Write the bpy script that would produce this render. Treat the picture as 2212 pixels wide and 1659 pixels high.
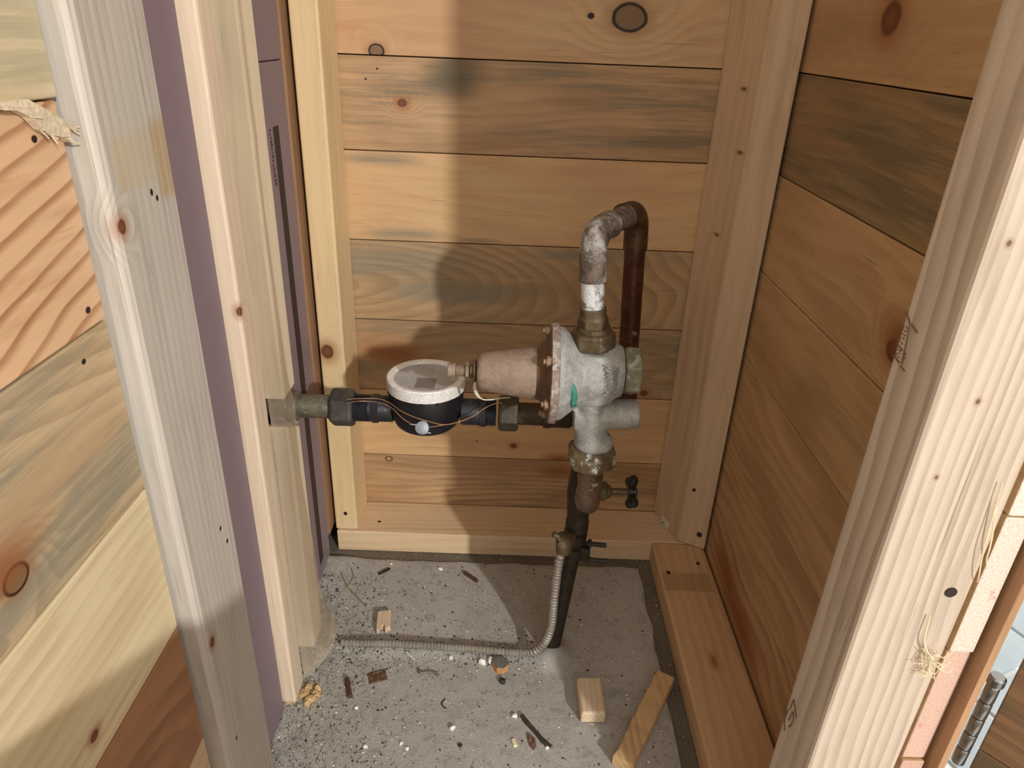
import bpy, bmesh, math, random
from mathutils import Vector, Matrix, noise as mnoise

# ---------------------------------------------------------------- clean
for o in list(bpy.data.objects):
    bpy.data.objects.remove(o, do_unlink=True)
SC = bpy.context.scene
COL = SC.collection
PI = math.pi

# ---------------------------------------------------------------- camera, light, exposure
cam_d = bpy.data.cameras.new('camera')
cam = bpy.data.objects.new('camera', cam_d)
COL.objects.link(cam)
cam_d.sensor_fit = 'HORIZONTAL'
cam_d.sensor_width = 36.0
cam_d.lens = 24.97
cam_d.clip_start = 0.01
cam_d.clip_end = 60


def look(pitch, roll, yaw):
    c, s = math.cos, math.sin
    F = Vector((s(yaw) * c(pitch), c(yaw) * c(pitch), -s(pitch)))
    r0 = Vector((c(yaw), -s(yaw), 0))
    u0 = r0.cross(F)
    r = r0 * c(roll) + u0 * s(roll)
    u = u0 * c(roll) - r0 * s(roll)
    return Matrix(((r.x, u.x, -F.x), (r.y, u.y, -F.y), (r.z, u.z, -F.z))).to_4x4()


cam.matrix_world = look(math.radians(26.4915), math.radians(2.3174), math.radians(0.4463))
SC.camera = cam

SC.view_settings.view_transform = 'Standard'
SC.view_settings.look = 'None'
SC.view_settings.gamma = 1.0
SC.view_settings.exposure = 0.0
SC.view_settings.use_curve_mapping = False

world = bpy.data.worlds.new('room_light')
SC.world = world
world.use_nodes = True
bgn = world.node_tree.nodes['Background']
bgn.inputs[0].default_value = (1.0, 0.925, 0.82, 1)
bgn.inputs[1].default_value = 1.65

ld = bpy.data.lights.new('work_lamp', 'POINT')
ld.energy = 640
ld.color = (1.0, 0.975, 0.94)
ld.shadow_soft_size = 0.075
lamp = bpy.data.objects.new('work_lamp', ld)
lamp.location = (2.14, -3.10, 1.36)
COL.objects.link(lamp)

# ---------------------------------------------------------------- helpers: objects


def hexc(h):
    h = h.lstrip('#')
    v = [int(h[i:i + 2], 16) / 255 for i in (0, 2, 4)]
    return tuple((c / 12.92 if c <= 0.04045 else ((c + 0.055) / 1.055) ** 2.4) for c in v) + (1.0,)


WL = {}      # world location of each object's origin (nothing but boards is rotated)


def tag(o, label=None, cat=None, group=None, kind=None):
    if label:
        o['label'] = label
    if cat:
        o['category'] = cat
    if group:
        o['group'] = group
    if kind:
        o['kind'] = kind
    return o


def thing(name, loc, label=None, cat=None, group=None, kind=None):
    o = bpy.data.objects.new(name, None)
    o.empty_display_size = 0.02
    COL.objects.link(o)
    o.location = loc
    WL[o.name] = Vector(loc)
    return tag(o, label, cat, group, kind)


def obj(name, bm, mats, parent=None, smooth=False, label=None, cat=None, group=None, kind=None, me=None):
    """links a bmesh given in world coordinates as one mesh object"""
    if me is None:
        me = bpy.data.meshes.new(name)
        if parent is None:
            xs = [v.co for v in bm.verts]
            base = Vector(((min(v.x for v in xs) + max(v.x for v in xs)) / 2,
                           (min(v.y for v in xs) + max(v.y for v in xs)) / 2, min(v.z for v in xs)))
        else:
            base = WL[parent.name]
        bmesh.ops.translate(bm, verts=bm.verts, vec=-base)
        bmesh.ops.recalc_face_normals(bm, faces=bm.faces)
        bm.to_mesh(me)
        bm.free()
    else:
        base = Vector((0, 0, 0))
    if not isinstance(mats, (list, tuple)):
        mats = [mats]
    for m in mats:
        me.materials.append(m)
    if smooth:
        for p in me.polygons:
            p.use_smooth = True
        try:
            me.set_sharp_from_angle(angle=math.radians(38))
        except Exception:
            pass
    o = bpy.data.objects.new(name, me)
    COL.objects.link(o)
    if parent is None:
        o.location = base
        WL[o.name] = base
    else:
        o.parent = parent
        WL[o.name] = WL[parent.name].copy()
    return tag(o, label, cat, group, kind)


# ---------------------------------------------------------------- helpers: shapes (all return/extend a bmesh)
def NB():
    return bmesh.new()


def a_box(bm, x0, x1, y0, y1, z0, z1, bev=0.0, mat=0):
    return a_prism(bm, [(x0, y0), (x1, y0), (x1, y1), (x0, y1)], z0, z1, bev, mat)


def a_prism(bm, pts, z0, z1, bev=0.0, mat=0, top_shift=(0, 0)):
    t = NB()
    lo = [t.verts.new((p[0], p[1], z0)) for p in pts]
    hi = [t.verts.new((p[0] + top_shift[0], p[1] + top_shift[1], z1)) for p in pts]
    n = len(pts)
    t.faces.new(lo[::-1])
    t.faces.new(hi)
    for i in range(n):
        t.faces.new((lo[i], lo[(i + 1) % n], hi[(i + 1) % n], hi[i]))
    if bev:
        bmesh.ops.bevel(t, geom=t.edges[:], offset=bev, segments=2, affect='EDGES', profile=0.5)
    return merge(bm, t, mat=mat)


def merge(bm, t, M=None, mat=None):
    if M is not None:
        bmesh.ops.transform(t, matrix=M, verts=t.verts)
    vm = {}
    for v in t.verts:
        vm[v] = bm.verts.new(v.co)
    for f in t.faces:
        try:
            nf = bm.faces.new([vm[v] for v in f.verts])
            nf.material_index = f.material_index if mat is None else mat
            nf.smooth = f.smooth
        except ValueError:
            pass
    t.free()
    return bm


def frame(d):
    d = Vector(d).normalized()
    h = Vector((0, 0, 1)) if abs(d.z) < 0.9 else Vector((1, 0, 0))
    u = d.cross(h).normalized()
    return d, u, u.cross(d).normalized() * -1


def a_lathe(bm, origin, axis, prof, seg=28, phase=0.0, mat=0, squash=None):
    """prof: (distance along axis, radius); closed at both ends"""
    d, u, w = frame(axis)
    o = Vector(origin)
    rings = []
    for t, r in prof:
        ring = []
        for k in range(seg):
            a = 2 * PI * k / seg + phase
            rr = r if squash is None else r * squash(a, t)
            ring.append(bm.verts.new(o + d * t + (u * math.cos(a) + w * math.sin(a)) * rr))
        rings.append(ring)
    for a, b in zip(rings, rings[1:]):
        for k in range(seg):
            f = bm.faces.new((a[k], a[(k + 1) % seg], b[(k + 1) % seg], b[k]))
            f.material_index = mat
    for ring in (rings[0], rings[-1]):
        f = bm.faces.new(ring)
        f.material_index = mat
    return bm


def a_hex(bm, origin, axis, length, r, phase=0.0, ch=0.12, mat=0, sides=6):
    """a hexagonal nut with chamfered corners"""
    t = NB()
    a_lathe(t, origin, axis, [(0, r * 0.90), (length * ch, r), (length * (1 - ch), r), (length, r * 0.90)], sides, phase, mat)
    bmesh.ops.bevel(t, geom=t.edges[:], offset=r * 0.05, segments=1, affect='EDGES')
    return merge(bm, t, mat=mat)


def smooth_path(pts, n=6):
    pts = [Vector(p) for p in pts]
    out = []
    P = [pts[0] * 2 - pts[1]] + pts + [pts[-1] * 2 - pts[-2]]
    for i in range(1, len(P) - 2):
        p0, p1, p2, p3 = P[i - 1:i + 3]
        for k in range(n):
            t = k / n
            out.append(0.5 * ((2 * p1) + (p2 - p0) * t + (2 * p0 - 5 * p1 + 4 * p2 - p3) * t * t +
                              (3 * p1 - p0 - 3 * p2 + p3) * t ** 3))
    out.append(pts[-1])
    return out


def bend(a, b, c, rad, n=9):
    """points of a path a-b-c with the corner b rounded"""
    a, b, c = Vector(a), Vector(b), Vector(c)
    u, v = (a - b).normalized(), (c - b).normalized()
    p, q = b + u * rad, b + v * rad
    return [p * (1 - t) ** 2 + b * 2 * t * (1 - t) + q * t * t for t in [i / n for i in range(n + 1)]]


def a_tube(bm, pts, r, seg=16, mat=0, cap=True):
    pts = [Vector(p) for p in pts]
    n = len(pts)
    rad = r if callable(r) else (lambda i: r if not isinstance(r, (list, tuple)) else r[i])
    d = (pts[1] - pts[0]).normalized()
    _, u, w = frame(d)
    rings = []
    for i, p in enumerate(pts):
        t = (pts[min(i + 1, n - 1)] - pts[max(i - 1, 0)]).normalized()
        u = (u - t * u.dot(t)).normalized()
        w = t.cross(u)
        rr = rad(i)
        rings.append([bm.verts.new(p + (u * math.cos(2 * PI * k / seg) + w * math.sin(2 * PI * k / seg)) * rr) for k in range(seg)])
    for a, b in zip(rings, rings[1:]):
        for k in range(seg):
            f = bm.faces.new((a[k], a[(k + 1) % seg], b[(k + 1) % seg], b[k]))
            f.material_index = mat
    if cap:
        for ring in (rings[0], rings[-1]):
            f = bm.faces.new(ring)
            f.material_index = mat
    return bm


def a_lump(bm, c, size, rnd, sub=2, rough=0.25, mat=0, flat=1.0):
    t = NB()
    bmesh.ops.create_icosphere(t, subdivisions=sub, radius=1.0)
    s = rnd.uniform(0, 50)
    for v in t.verts:
        n = mnoise.noise(v.co * 1.4 + Vector((s, s, s))) + 0.5 * mnoise.noise(v.co * 3.1 + Vector((s, 0, s)))
        v.co *= 1 + rough * n
    R = Matrix.Rotation(rnd.uniform(0, 6.28), 4, 'Z') @ Matrix.Rotation(rnd.uniform(-.4, .4), 4, 'X')
    S = Matrix.Diagonal((size[0], size[1], size[2] * flat, 1))
    return merge(bm, t, Matrix.Translation(c) @ R @ S, mat)


def remesh(bm, voxel, it=6):
    """melts overlapping pieces into one casting; returns a bmesh"""
    me = bpy.data.meshes.new('tmp')
    bmesh.ops.recalc_face_normals(bm, faces=bm.faces)
    bm.to_mesh(me)
    bm.free()
    o = bpy.data.objects.new('tmp', me)
    COL.objects.link(o)
    m = o.modifiers.new('r', 'REMESH')
    m.mode = 'VOXEL'
    m.voxel_size = voxel
    s = o.modifiers.new('s', 'SMOOTH')
    s.factor = 0.5
    s.iterations = it
    dg = bpy.context.evaluated_depsgraph_get()
    dg.update()
    ev = o.evaluated_get(dg)
    m2 = ev.to_mesh()
    out = NB()
    out.from_mesh(m2)
    ev.to_mesh_clear()
    bpy.data.objects.remove(o, do_unlink=True)
    bpy.data.meshes.remove(me)
    return out


# ---------------------------------------------------------------- helpers: materials
class G:
    def __init__(self, name, rough=0.6):
        self.m = bpy.data.materials.new(name)
        self.m.use_nodes = True
        self.t = self.m.node_tree
        self.b = self.t.nodes['Principled BSDF']
        self.b.inputs['Roughness'].default_value = rough

    def n(self, kind):
        return self.t.nodes.new(kind)

    def put(self, sock, v):
        if isinstance(v, bpy.types.NodeSocket):
            self.t.links.new(v, sock)
        elif isinstance(v, (tuple, list)):
            sock.default_value = v if len(v) == len(sock.default_value) else tuple(v)[:len(sock.default_value)]
        else:
            sock.default_value = v

    def f(self, op, a, b=None, c=None, clamp=False):
        x = self.n('ShaderNodeMath')
        x.operation = op
        x.use_clamp = clamp
        self.put(x.inputs[0], a)
        if b is not None:
            self.put(x.inputs[1], b)
        if c is not None:
            self.put(x.inputs[2], c)
        return x.outputs[0]

    def add(self, *a):
        r = a[0]
        for b in a[1:]:
            r = self.f('ADD', r, b)
        return r

    def mul(self, *a):
        r = a[0]
        for b in a[1:]:
            r = self.f('MULTIPLY', r, b)
        return r

    def step(self, v, lo, hi, a=0.0, b=1.0):
        x = self.n('ShaderNodeMapRange')
        x.interpolation_type = 'SMOOTHSTEP'
        self.put(x.inputs[0], v)
        x.inputs[1].default_value = lo
        x.inputs[2].default_value = hi
        x.inputs[3].default_value = a
        x.inputs[4].default_value = b
        return x.outputs[0]

    def mix(self, fac, a, b, mode='MIX'):
        x = self.n('ShaderNodeMix')
        x.data_type = 'RGBA'
        x.blend_type = mode
        self.put(x.inputs[0], fac)
        self.put(x.inputs[6], a)
        self.put(x.inputs[7], b)
        return x.outputs[2]

    def vec(self, x, y, z):
        v = self.n('ShaderNodeCombineXYZ')
        for i, q in enumerate((x, y, z)):
            self.put(v.inputs[i], q)
        return v.outputs[0]

    def co(self):
        tc = self.n('ShaderNodeTexCoord')
        s = self.n('ShaderNodeSeparateXYZ')
        self.t.links.new(tc.outputs['Object'], s.inputs[0])
        self.cov = tc.outputs['Object']
        return s.outputs[0], s.outputs[1], s.outputs[2]

    def noise(self, vec, scale=1.0, detail=3.0, rough=0.5, dist=0.0):
        x = self.n('ShaderNodeTexNoise')
        self.put(x.inputs['Vector'], vec)
        x.inputs['Scale'].default_value = scale
        x.inputs['Detail'].default_value = detail
        x.inputs['Roughness'].default_value = rough
        x.inputs['Distortion'].default_value = dist
        return x.outputs[0]

    def bump(self, h, strength=0.3, dist=0.001):
        x = self.n('ShaderNodeBump')
        x.inputs['Strength'].default_value = strength
        x.inputs['Distance'].default_value = dist
        self.t.links.new(h, x.inputs['Height'])
        self.t.links.new(x.outputs[0], self.b.inputs['Normal'])

    def color(self, c):
        self.put(self.b.inputs['Base Color'], c)


_seed = [0]
SAT = 0.80


def soft(h):
    c = hexc(h)
    l = 0.30 * c[0] + 0.59 * c[1] + 0.11 * c[2]
    r, g_, b = (l + (v - l) * SAT for v in c[:3])
    return (r, g_, b, 1.0)




def wood(name, light, dark, K=70, amp=0.9, contrast=0.6, fib=0.35, stain=None, knots=(), patches=(), cath=None,
         swz='x', rough=0.62, vary=0.18, tint=None, bump=0.30, warpx=1.6, brk_lo=0.15, slope=0.0, late_lo=0.15):
    """pine: growth rings flowing along local x, fine fibre, blue stain, knots (x, y, r, kind), worn patches"""
    _seed[0] += 1
    s = _seed[0] * 3.71
    g = G(name, rough)
    x, y, z = g.co()
    if swz == 'z':
        x, y, z = z, x, y
    elif swz == 'y':
        x, y, z = y, x, z
    elif swz == 'zy':
        x, y, z = z, y, x
    xs = g.add(x, s)
    warp = g.noise(g.vec(g.mul(xs, warpx), g.mul(y, 5.0), g.mul(z, 5.0)), 1.0, 2.0, 0.5)
    warp2 = g.noise(g.vec(g.mul(xs, 9.0), g.mul(y, 30.0), g.mul(z, 30.0)), 1.0, 2.0, 0.5)
    yz = g.add(y, g.mul(z, 0.8))
    if cath:
        cx, cy, ax = cath
        dx = g.mul(g.f('SUBTRACT', x, cx), ax)
        dy = g.f('SUBTRACT', yz, cy)
        rad = g.f('SQRT', g.add(g.mul(dx, dx), g.mul(dy, dy)))
    else:
        rad = g.f('SUBTRACT', yz, g.mul(g.add(x, g.mul(x, x, 0.35)), slope)) if slope else yz
    v = g.add(g.mul(rad, K), g.mul(warp, amp * 9.0), g.mul(warp2, 0.5))
    kd = []
    for kn in knots:
        kx, ky, kr, kk = kn[:4]
        el = {3: 2.8, 7: 6.0}.get(kk, 1.25)
        dx = g.mul(g.f('SUBTRACT', x, kx), 1 / el)
        dy = g.f('SUBTRACT', y, ky)
        q = g.add(g.mul(dx, dx), g.mul(dy, dy))
        if len(kn) > 4:
            dz_k = g.f('SUBTRACT', z, kn[4])
            q = g.add(q, g.mul(dz_k, dz_k))
        d = g.mul(g.f('SQRT', q), 1 / kr)
        d = g.add(d, g.mul(g.f('SUBTRACT', warp2, 0.5), 0.5))
        kd.append((d, kk))
        if kk in (0, 1) and kr > 0.004:
            v = g.add(v, g.step(d, 5.0, 0.8, 0.0, 2.6))
    ring = g.f('FRACT', v)
    brk = g.noise(g.vec(g.mul(xs, 3.5), g.mul(y, 26.0), g.mul(z, 26.0)), 1.0, 4.0, 0.6)
    late = g.mul(g.step(ring, late_lo, 0.88), g.step(ring, 1.0, 0.90), g.step(brk, 0.30, 0.66, brk_lo, 1.0))
    fibre = g.noise(g.vec(g.mul(xs, 14.0), g.mul(y, 700.0), g.mul(z, 700.0)), 1.0, 3.0, 0.6)
    fibre2 = g.noise(g.vec(g.mul(xs, 5.0), g.mul(y, 160.0), g.mul(z, 160.0)), 1.0, 3.0, 0.6)
    col = g.mix(g.mul(late, contrast), soft(light), soft(dark))
    mott = g.noise(g.vec(g.mul(xs, 7.0), g.mul(y, 45.0), g.mul(z, 45.0)), 1.0, 5.0, 0.65)
    col = g.mix(g.step(mott, 0.48, 0.80, 0, 0.55), col, soft(dark))
    if tint:
        big = g.noise(g.vec(g.mul(xs, 2.2), g.mul(y, 13.0), g.mul(z, 13.0)), 1.0, 3.0, 0.55)
        col = g.mix(g.step(big, 0.45, 0.72, 0.0, 0.85), col, soft(tint))
    if stain:
        sc, amt, thr = stain
        st = g.noise(g.vec(g.mul(xs, 3.0), g.mul(y, 22.0), g.mul(z, 22.0)), 1.0, 5.0, 0.6)
        st2 = g.noise(g.vec(g.mul(xs, 10.0), g.mul(y, 260.0), g.mul(z, 260.0)), 1.0, 3.0, 0.6)
        fac = g.mul(g.step(g.add(st, g.mul(st2, 0.35)), thr, thr + 0.22), amt)
        col = g.mix(fac, col, hexc(sc))
    chk = g.noise(g.vec(g.mul(xs, 11.0), g.mul(y, 420.0), g.mul(z, 420.0)), 1.0, 2.0, 0.5)
    col = g.mix(g.mul(g.step(chk, .64, .74), g.step(brk, .40, .65), .55), col, hexc('#4e3a24'))
    sh = g.add(1.0 - vary * 0.5 - fib * 0.5, g.mul(fibre, fib * 0.55), g.mul(fibre2, fib * 0.45), g.mul(warp, vary))
    col = g.mix(1.0, col, g.vec(sh, sh, sh), 'MULTIPLY')
    hgt = g.add(g.mul(fibre, 0.6), g.mul(late, -0.5), g.mul(fibre2, 0.4))
    for (px0, px1, py0, py1, pc, pa) in patches:
        fx = g.mul(g.step(x, px0 - 0.004, px0 + 0.004), g.step(x, px1 + 0.006, px1 - 0.006))
        fy = g.mul(g.step(y, py0 - 0.002, py0 + 0.002), g.step(y, py1 + 0.003, py1 - 0.003))
        bl = g.step(fibre2, 0.25, 0.65, 0.45, 1.0)
        col = g.mix(g.mul(fx, fy, bl, pa), col, hexc(pc))
    for d, kk in kd:
        if kk == 0:
            col = g.mix(g.step(d, 2.6, 0.9, 0, 0.55), col, hexc('#9a5a2c'))
            col = g.mix(g.step(d, 1.15, 0.75, 0, 0.95), col, hexc('#5d2f18'))
            col = g.mix(g.mul(g.step(d, 0.75, 0.3), 0.5), col, hexc('#84512e'))
        elif kk == 1:
            col = g.mix(g.step(d, 2.2, 1.0, 0, 0.45), col, hexc('#8a5d33'))
            col = g.mix(g.step(d, 1.2, 1.05), col, hexc('#20150d'))
            col = g.mix(g.step(d, 0.95, 0.80), col, hexc('#7a6145'))
            hgt = g.add(hgt, g.step(d, 1.3, 0.9, 0, -1.2))
        elif kk == 2:
            col = g.mix(g.step(d, 1.1, 0.7), col, hexc('#1c1510'))
            hgt = g.add(hgt, g.step(d, 1.2, 0.6, 0, -2.0))
        elif kk == 3:
            col = g.mix(g.step(d, 1.5, 0.1, 0, 0.85), col, hexc('#8a4f22'))
        elif kk == 7:
            col = g.mix(g.mul(g.step(d, 1.4, 0.3, 0, 0.75), g.step(fibre2, .25, .6, .4, 1.0)), col, hexc('#7d7868'))
        elif kk == 4:
            col = g.mix(g.step(d, 1.3, 0.2, 0, 0.8), col, hexc('#57503d'))
        elif kk == 6:
            col = g.mix(g.step(d, 1.6, 0.5, 0, 0.55), col, hexc('#8f7358'))
            col = g.mix(g.step(d, 0.75, 0.4, 0, 0.85), col, hexc('#5a4030'))
        elif kk == 5:
            col = g.mix(g.step(d, 1.1, 0.9), col, hexc('#5a3a22'))
            col = g.mix(g.step(d, 0.7, 0.5), col, hexc('#b28a5c'))
    g.color(col)
    if bump:
        g.bump(hgt, bump, 0.0006)
    return g.m


def metal(name, c1, c2, scale=60, metallic=0.6, rough=0.5, patch=None, patch2=None, bump=0.3, thr=0.5):
    _seed[0] += 1
    g = G(name, rough)
    g.co()
    mp = g.n('ShaderNodeVectorMath')
    mp.operation = 'ADD'
    g.put(mp.inputs[0], g.cov)
    mp.inputs[1].default_value = (_seed[0] * 1.3, 0, 0)
    v = mp.outputs[0]
    n1 = g.noise(v, scale, 5.0, 0.65)
    n2 = g.noise(v, scale * 5, 3.0, 0.6)
    col = g.mix(g.step(n1, thr - 0.14, thr + 0.14), hexc(c1), hexc(c2))
    met = metallic
    for p in (patch, patch2):
        if p:
            pc, ps, pt, pw = p
            n3 = g.noise(v, ps, 5.0, 0.7, 0.4)
            fac = g.step(n3, pt, pt + pw)
            col = g.mix(fac, col, hexc(pc))
            met = g.mul(g.step(n3, pt + pw, pt), met) if not isinstance(met, float) or met > 0 else met
    sh = g.step(n2, 0.2, 0.8, 0.80, 1.12)
    col = g.mix(1.0, col, g.vec(sh, sh, sh), 'MULTIPLY')
    g.color(col)
    g.put(g.b.inputs['Metallic'], met)
    g.put(g.b.inputs['Roughness'], g.step(n2, 0.2, 0.8, max(rough - 0.12, 0.1), min(rough + 0.15, 1.0)))
    if bump:
        g.bump(g.add(n1, g.mul(n2, 0.6)), bump, 0.0012)
    return g.m


def plain(name, c, rough=0.6, metallic=0.0, var=0.12, scale=40, bump=0.15):
    g = G(name, rough)
    g.co()
    n1 = g.noise(g.cov, scale, 4.0, 0.6)
    sh = g.step(n1, 0.2, 0.8, 1 - var, 1 + var * 0.6)
    g.color(g.mix(1.0, hexc(c), g.vec(sh, sh, sh), 'MULTIPLY'))
    g.b.inputs['Metallic'].default_value = metallic
    if bump:
        g.bump(n1, bump, 0.0008)
    return g.m


# ---------------------------------------------------------------- the setting
HI = 1.30                       # how far up the closet is built
FZ = -0.84                      # floor
PZ = -0.802                     # top of the bottom plates
UP = [0.093 + 0.1315 * k for k in range(9)] + [HI]
JOINTS = [-0.830, -0.698, -0.566, -0.436, -0.303, -0.168, -0.039] + UP
M_dark = plain('dark_backing', '#2a2018', 0.9)


def board(name, parent, origin, ax_len, ax_wid, L, W, T, mats, gap=0.0007, bev=0.0012, end_cut=None):
    """a board with its own frame: local x = length, y = width, front face at z = 0, body towards -z (thk = len x wid)"""
    a, b = Vector(ax_len), Vector(ax_wid)
    c = a.cross(b)
    Mx = Matrix(((a.x, b.x, c.x, origin[0]), (a.y, b.y, c.y, origin[1]), (a.z, b.z, c.z, origin[2]), (0, 0, 0, 1)))
    t = NB()
    z0, z1 = (-T, 0.0) if T > 0 else (0.0, -T)
    pts = [(0, gap), (L, gap), (L, W - gap), (0, W - gap)]
    a_prism(t, pts, z0, z1, bev)
    me = bpy.data.meshes.new(name)
    bmesh.ops.recalc_face_normals(t, faces=t.faces)
    if len(mats) > 1:
        for f in t.faces:
            if abs(f.normal.x) > 0.9:
                f.material_index = 1
    t.to_mesh(me)
    t.free()
    for m in mats:
        me.materials.append(m)
    o = bpy.data.objects.new(name, me)
    COL.objects.link(o)
    o.matrix_world = Mx
    if parent is not None:
        o.parent = parent
        o.matrix_parent_inverse = Matrix.Identity(4)
        o.matrix_basis = Mx
    return o


def wall_body(name, x0, x1, y0, y1):
    t = a_box(NB(), x0, x1, y0, y1, FZ - 0.005, HI)
    me = bpy.data.meshes.new(name)
    bmesh.ops.recalc_face_normals(t, faces=t.faces)
    t.to_mesh(me)
    t.free()
    me.materials.append(M_dark)
    o = bpy.data.objects.new(name, me)
    COL.objects.link(o)
    WL[o.name] = Vector((0, 0, 0))
    o['kind'] = 'structure'
    return o


BLUE = '#7d7565'
# --- back wall
wb = wall_body('wall_back', -0.345, 0.40, 1.116, 1.13)
bk = {
    5: ('#cca46e', '#aa7c48', dict(K=45, contrast=.35, tint='#c08a55', knots=[(.15, .021 + .039, .0165, 1), (-.2, -.033 + .039, .0085, 1), (.096, .060, .004, 2)], stain=('#8c8266', .5, .78))),
    4: ('#bd935f', '#9a6f40', dict(K=60, contrast=.45, tint='#8d663c', stain=('#6f6a57', .75, .62), knots=[(-.092, .107, .040, 4), (-.166, .068, .006, 0), (-.2, .112, .0016, 2), (-.217, .098, .0015, 2)])),
    3: ('#d3a86c', '#b5824a', dict(K=40, contrast=.30, tint='#c4935a', stain=(BLUE, .5, .78), knots=[(-.20, .123, .010, 7), (-.17, .010, .011, 7), (-.05, .004, .006, 7)])),
    2: ('#b9945f', '#8f6a3d', dict(knots=[(-.22, .10, .03, 7), (-.10, .05, .02, 7), (.10, .12, .012, 7)], K=95, contrast=.6, cath=(-.31, .055, .30), amp=.95, brk_lo=.5, stain=('#857a62', .55, .66), tint='#a57b48')),
    1: ('#b58d5c', '#866439', dict(K=85, contrast=.6, stain=('#7c7259', .75, .60), tint='#a97c48', cath=(-.02, .055, .22), amp=.9, knots=[(.237, .012, .006, 0), (-.19, .068, .022, 3)])),  # last knots entry: brown smear painting the spring housing's shadow on this plank
    0: ('#d3a667', '#b07d46', dict(K=40, contrast=.30, tint='#c0905a', knots=[(.016, .028, .0045, 0), (.10, .004, .012, 3), (-.05, .035, .0015, 2)])),
    -1: ('#c59a63', '#8a6134', dict(K=70, contrast=.6, tint='#9d7140', stain=('#6e5a3d', .55, .66), knots=[(.10, .108, .016, 3), (-.21, .123, .0055, 5)])),
}
XB0 = -0.31
for i in range(len(JOINTS) - 1):
    z0, z1 = JOINTS[i], JOINTS[i + 1]
    key = i - 1
    li, da, kw = bk.get(key, ('#cfa06a', '#a87844', dict(K=50, contrast=.4)))
    kw = dict(kw)
    kw['knots'] = [(k[0] - XB0, k[1], k[2], k[3]) for k in kw.get('knots', ())]
    if 'cath' in kw:
        kw['cath'] = (kw['cath'][0] - XB0, kw['cath'][1], kw['cath'][2])
    m = wood('pine_plank_back', li, da, **kw) if key <= 5 or i == 7 else m
    board('plank', wb, (XB0, 1.095, z0), (1, 0, 0), (0, 0, 1), 0.69, z1 - z0, 0.018, [m])

# --- right wall: the plank ends show beside the front stud
wr = wall_body('wall_right', 0.381, 0.3835, 0.43, 1.115)
END = ['#cfa79b', '#d6b0a4', '#dccabb', '#e2d8cc']


def end_grain(i):
    g = G('plank_end_grain', 0.75)
    x, y, z = g.co()
    n1 = g.noise(g.vec(g.mul(x, 4.0), g.add(g.mul(y, 40.0), i * 7.0), g.mul(z, 60.0)), 1.0, 4.0, 0.6)
    n2 = g.noise(g.cov, 500.0, 3.0, 0.6)
    base = {1: '#c6a394', 2: '#cfae9e', 3: '#dccdc0', 4: '#e0d6cb', 5: '#e3d9cd'}.get(i, '#d6bfae')
    c = g.mix(g.step(n1, .60, .74, 0, .75), hexc(base), hexc('#c0545a'))
    c = g.mix(g.step(n2, .35, .7, .0, .35), c, hexc('#8d7a6b'))
    g.color(c)
    g.bump(n2, 0.5, 0.001)
    return g.m


rt = {
    5: ('#c8a067', '#a77238', dict(K=30, contrast=.30, tint='#ac8350', knots=[(.781, .059, .017, 0)])),
    4: ('#a2824f', '#7a5d35', dict(K=70, contrast=.55, stain=('#6a614c', .8, .58), tint='#8d6a3d')),
    3: ('#caa26a', '#a47238', dict(K=34, contrast=.35, tint='#ad8451', knots=[(.612, .042, .011, 0), (.59, .062, .02, 3)])),
    2: ('#c39e66', '#a0743c', dict(K=30, contrast=.35, tint='#ab8049', stain=('#8d7f5c', .5, .7))),
    1: ('#c59d65', '#9a6c36', dict(K=40, contrast=.45, tint='#a37d49')),
    0: ('#c49a63', '#8d5a2a', dict(K=40, contrast=.5, tint='#a17445')),
    -1: ('#c49a63', '#7f4a20', dict(K=36, contrast=.6, tint='#9b6f40', knots=[(.86, .066, .0075, 5), (.885, .075, .03, 3), (.78, .06, .03, 3)])),
}
YR0 = 0.418
RZ = [-0.835, -0.698, -0.562, -0.432, -0.298, -0.164, -0.036] + UP
rr_ = random.Random(4)
for i in range(len(RZ) - 1):
    z0, z1 = RZ[i], RZ[i + 1]
    key = i - 1
    li, da, kw = rt.get(key, ('#c8a067', '#a77238', dict(K=34, contrast=.35)))
    kw = dict(kw)
    y0 = YR0 + rr_.uniform(-.004, .004)
    kw['knots'] = [(k[0] - y0, k[1], k[2], k[3]) for k in kw.get('knots', ())]
    m = wood('pine_plank_right', li, da, **kw) if key <= 5 or i == 7 else m
    board('plank', wr, (0.36, y0, z0), (0, 1, 0), (0, 0, 1), 1.094 - y0, z1 - z0, -0.020, [m, end_grain(i)])

# --- left wall near the opening
wl = wall_body('wall_left', -0.36, -0.345, -0.14, 1.13)
lf = {
    5: ('#d9c39a', '#b59a63', dict(K=60, contrast=.35, tint='#c0ad7c', stain=('#a6a284', .7, .60), fib=.5)),
    4: ('#dcae7c', '#a2672f', dict(K=66, contrast=.9, slope=.17, amp=.34, brk_lo=.7, bump=.06, late_lo=.5, warpx=4.0, knots=[(.392, .112, .0022, 2), (.402, .012, .0022, 2)])),
    3: ('#c9ac7c', '#8f7448', dict(K=80, contrast=.55, stain=('#8b8572', .85, .58), tint='#b08a58', cath=(.55, .22, .35), amp=.6, knots=[(.386, .114, .002, 2), (.287, .033, .0075, 1), (.27, .045, .016, 3)])),
    2: ('#dfcb9a', '#b0925c', dict(K=90, contrast=.45, tint='#cdb27c', amp=.8, knots=[(.303, .022, .004, 0)])),
    1: ('#a9723f', '#7a4a24', dict(K=60, contrast=.6, tint='#8e5a2e', amp=.9, cath=(.30, .02, .5))),
}
YL0 = -0.13
LZ = [-0.835, -0.698, -0.566, -0.435, -0.302, -0.173, -0.043] + UP
splinter_parent = None
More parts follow.
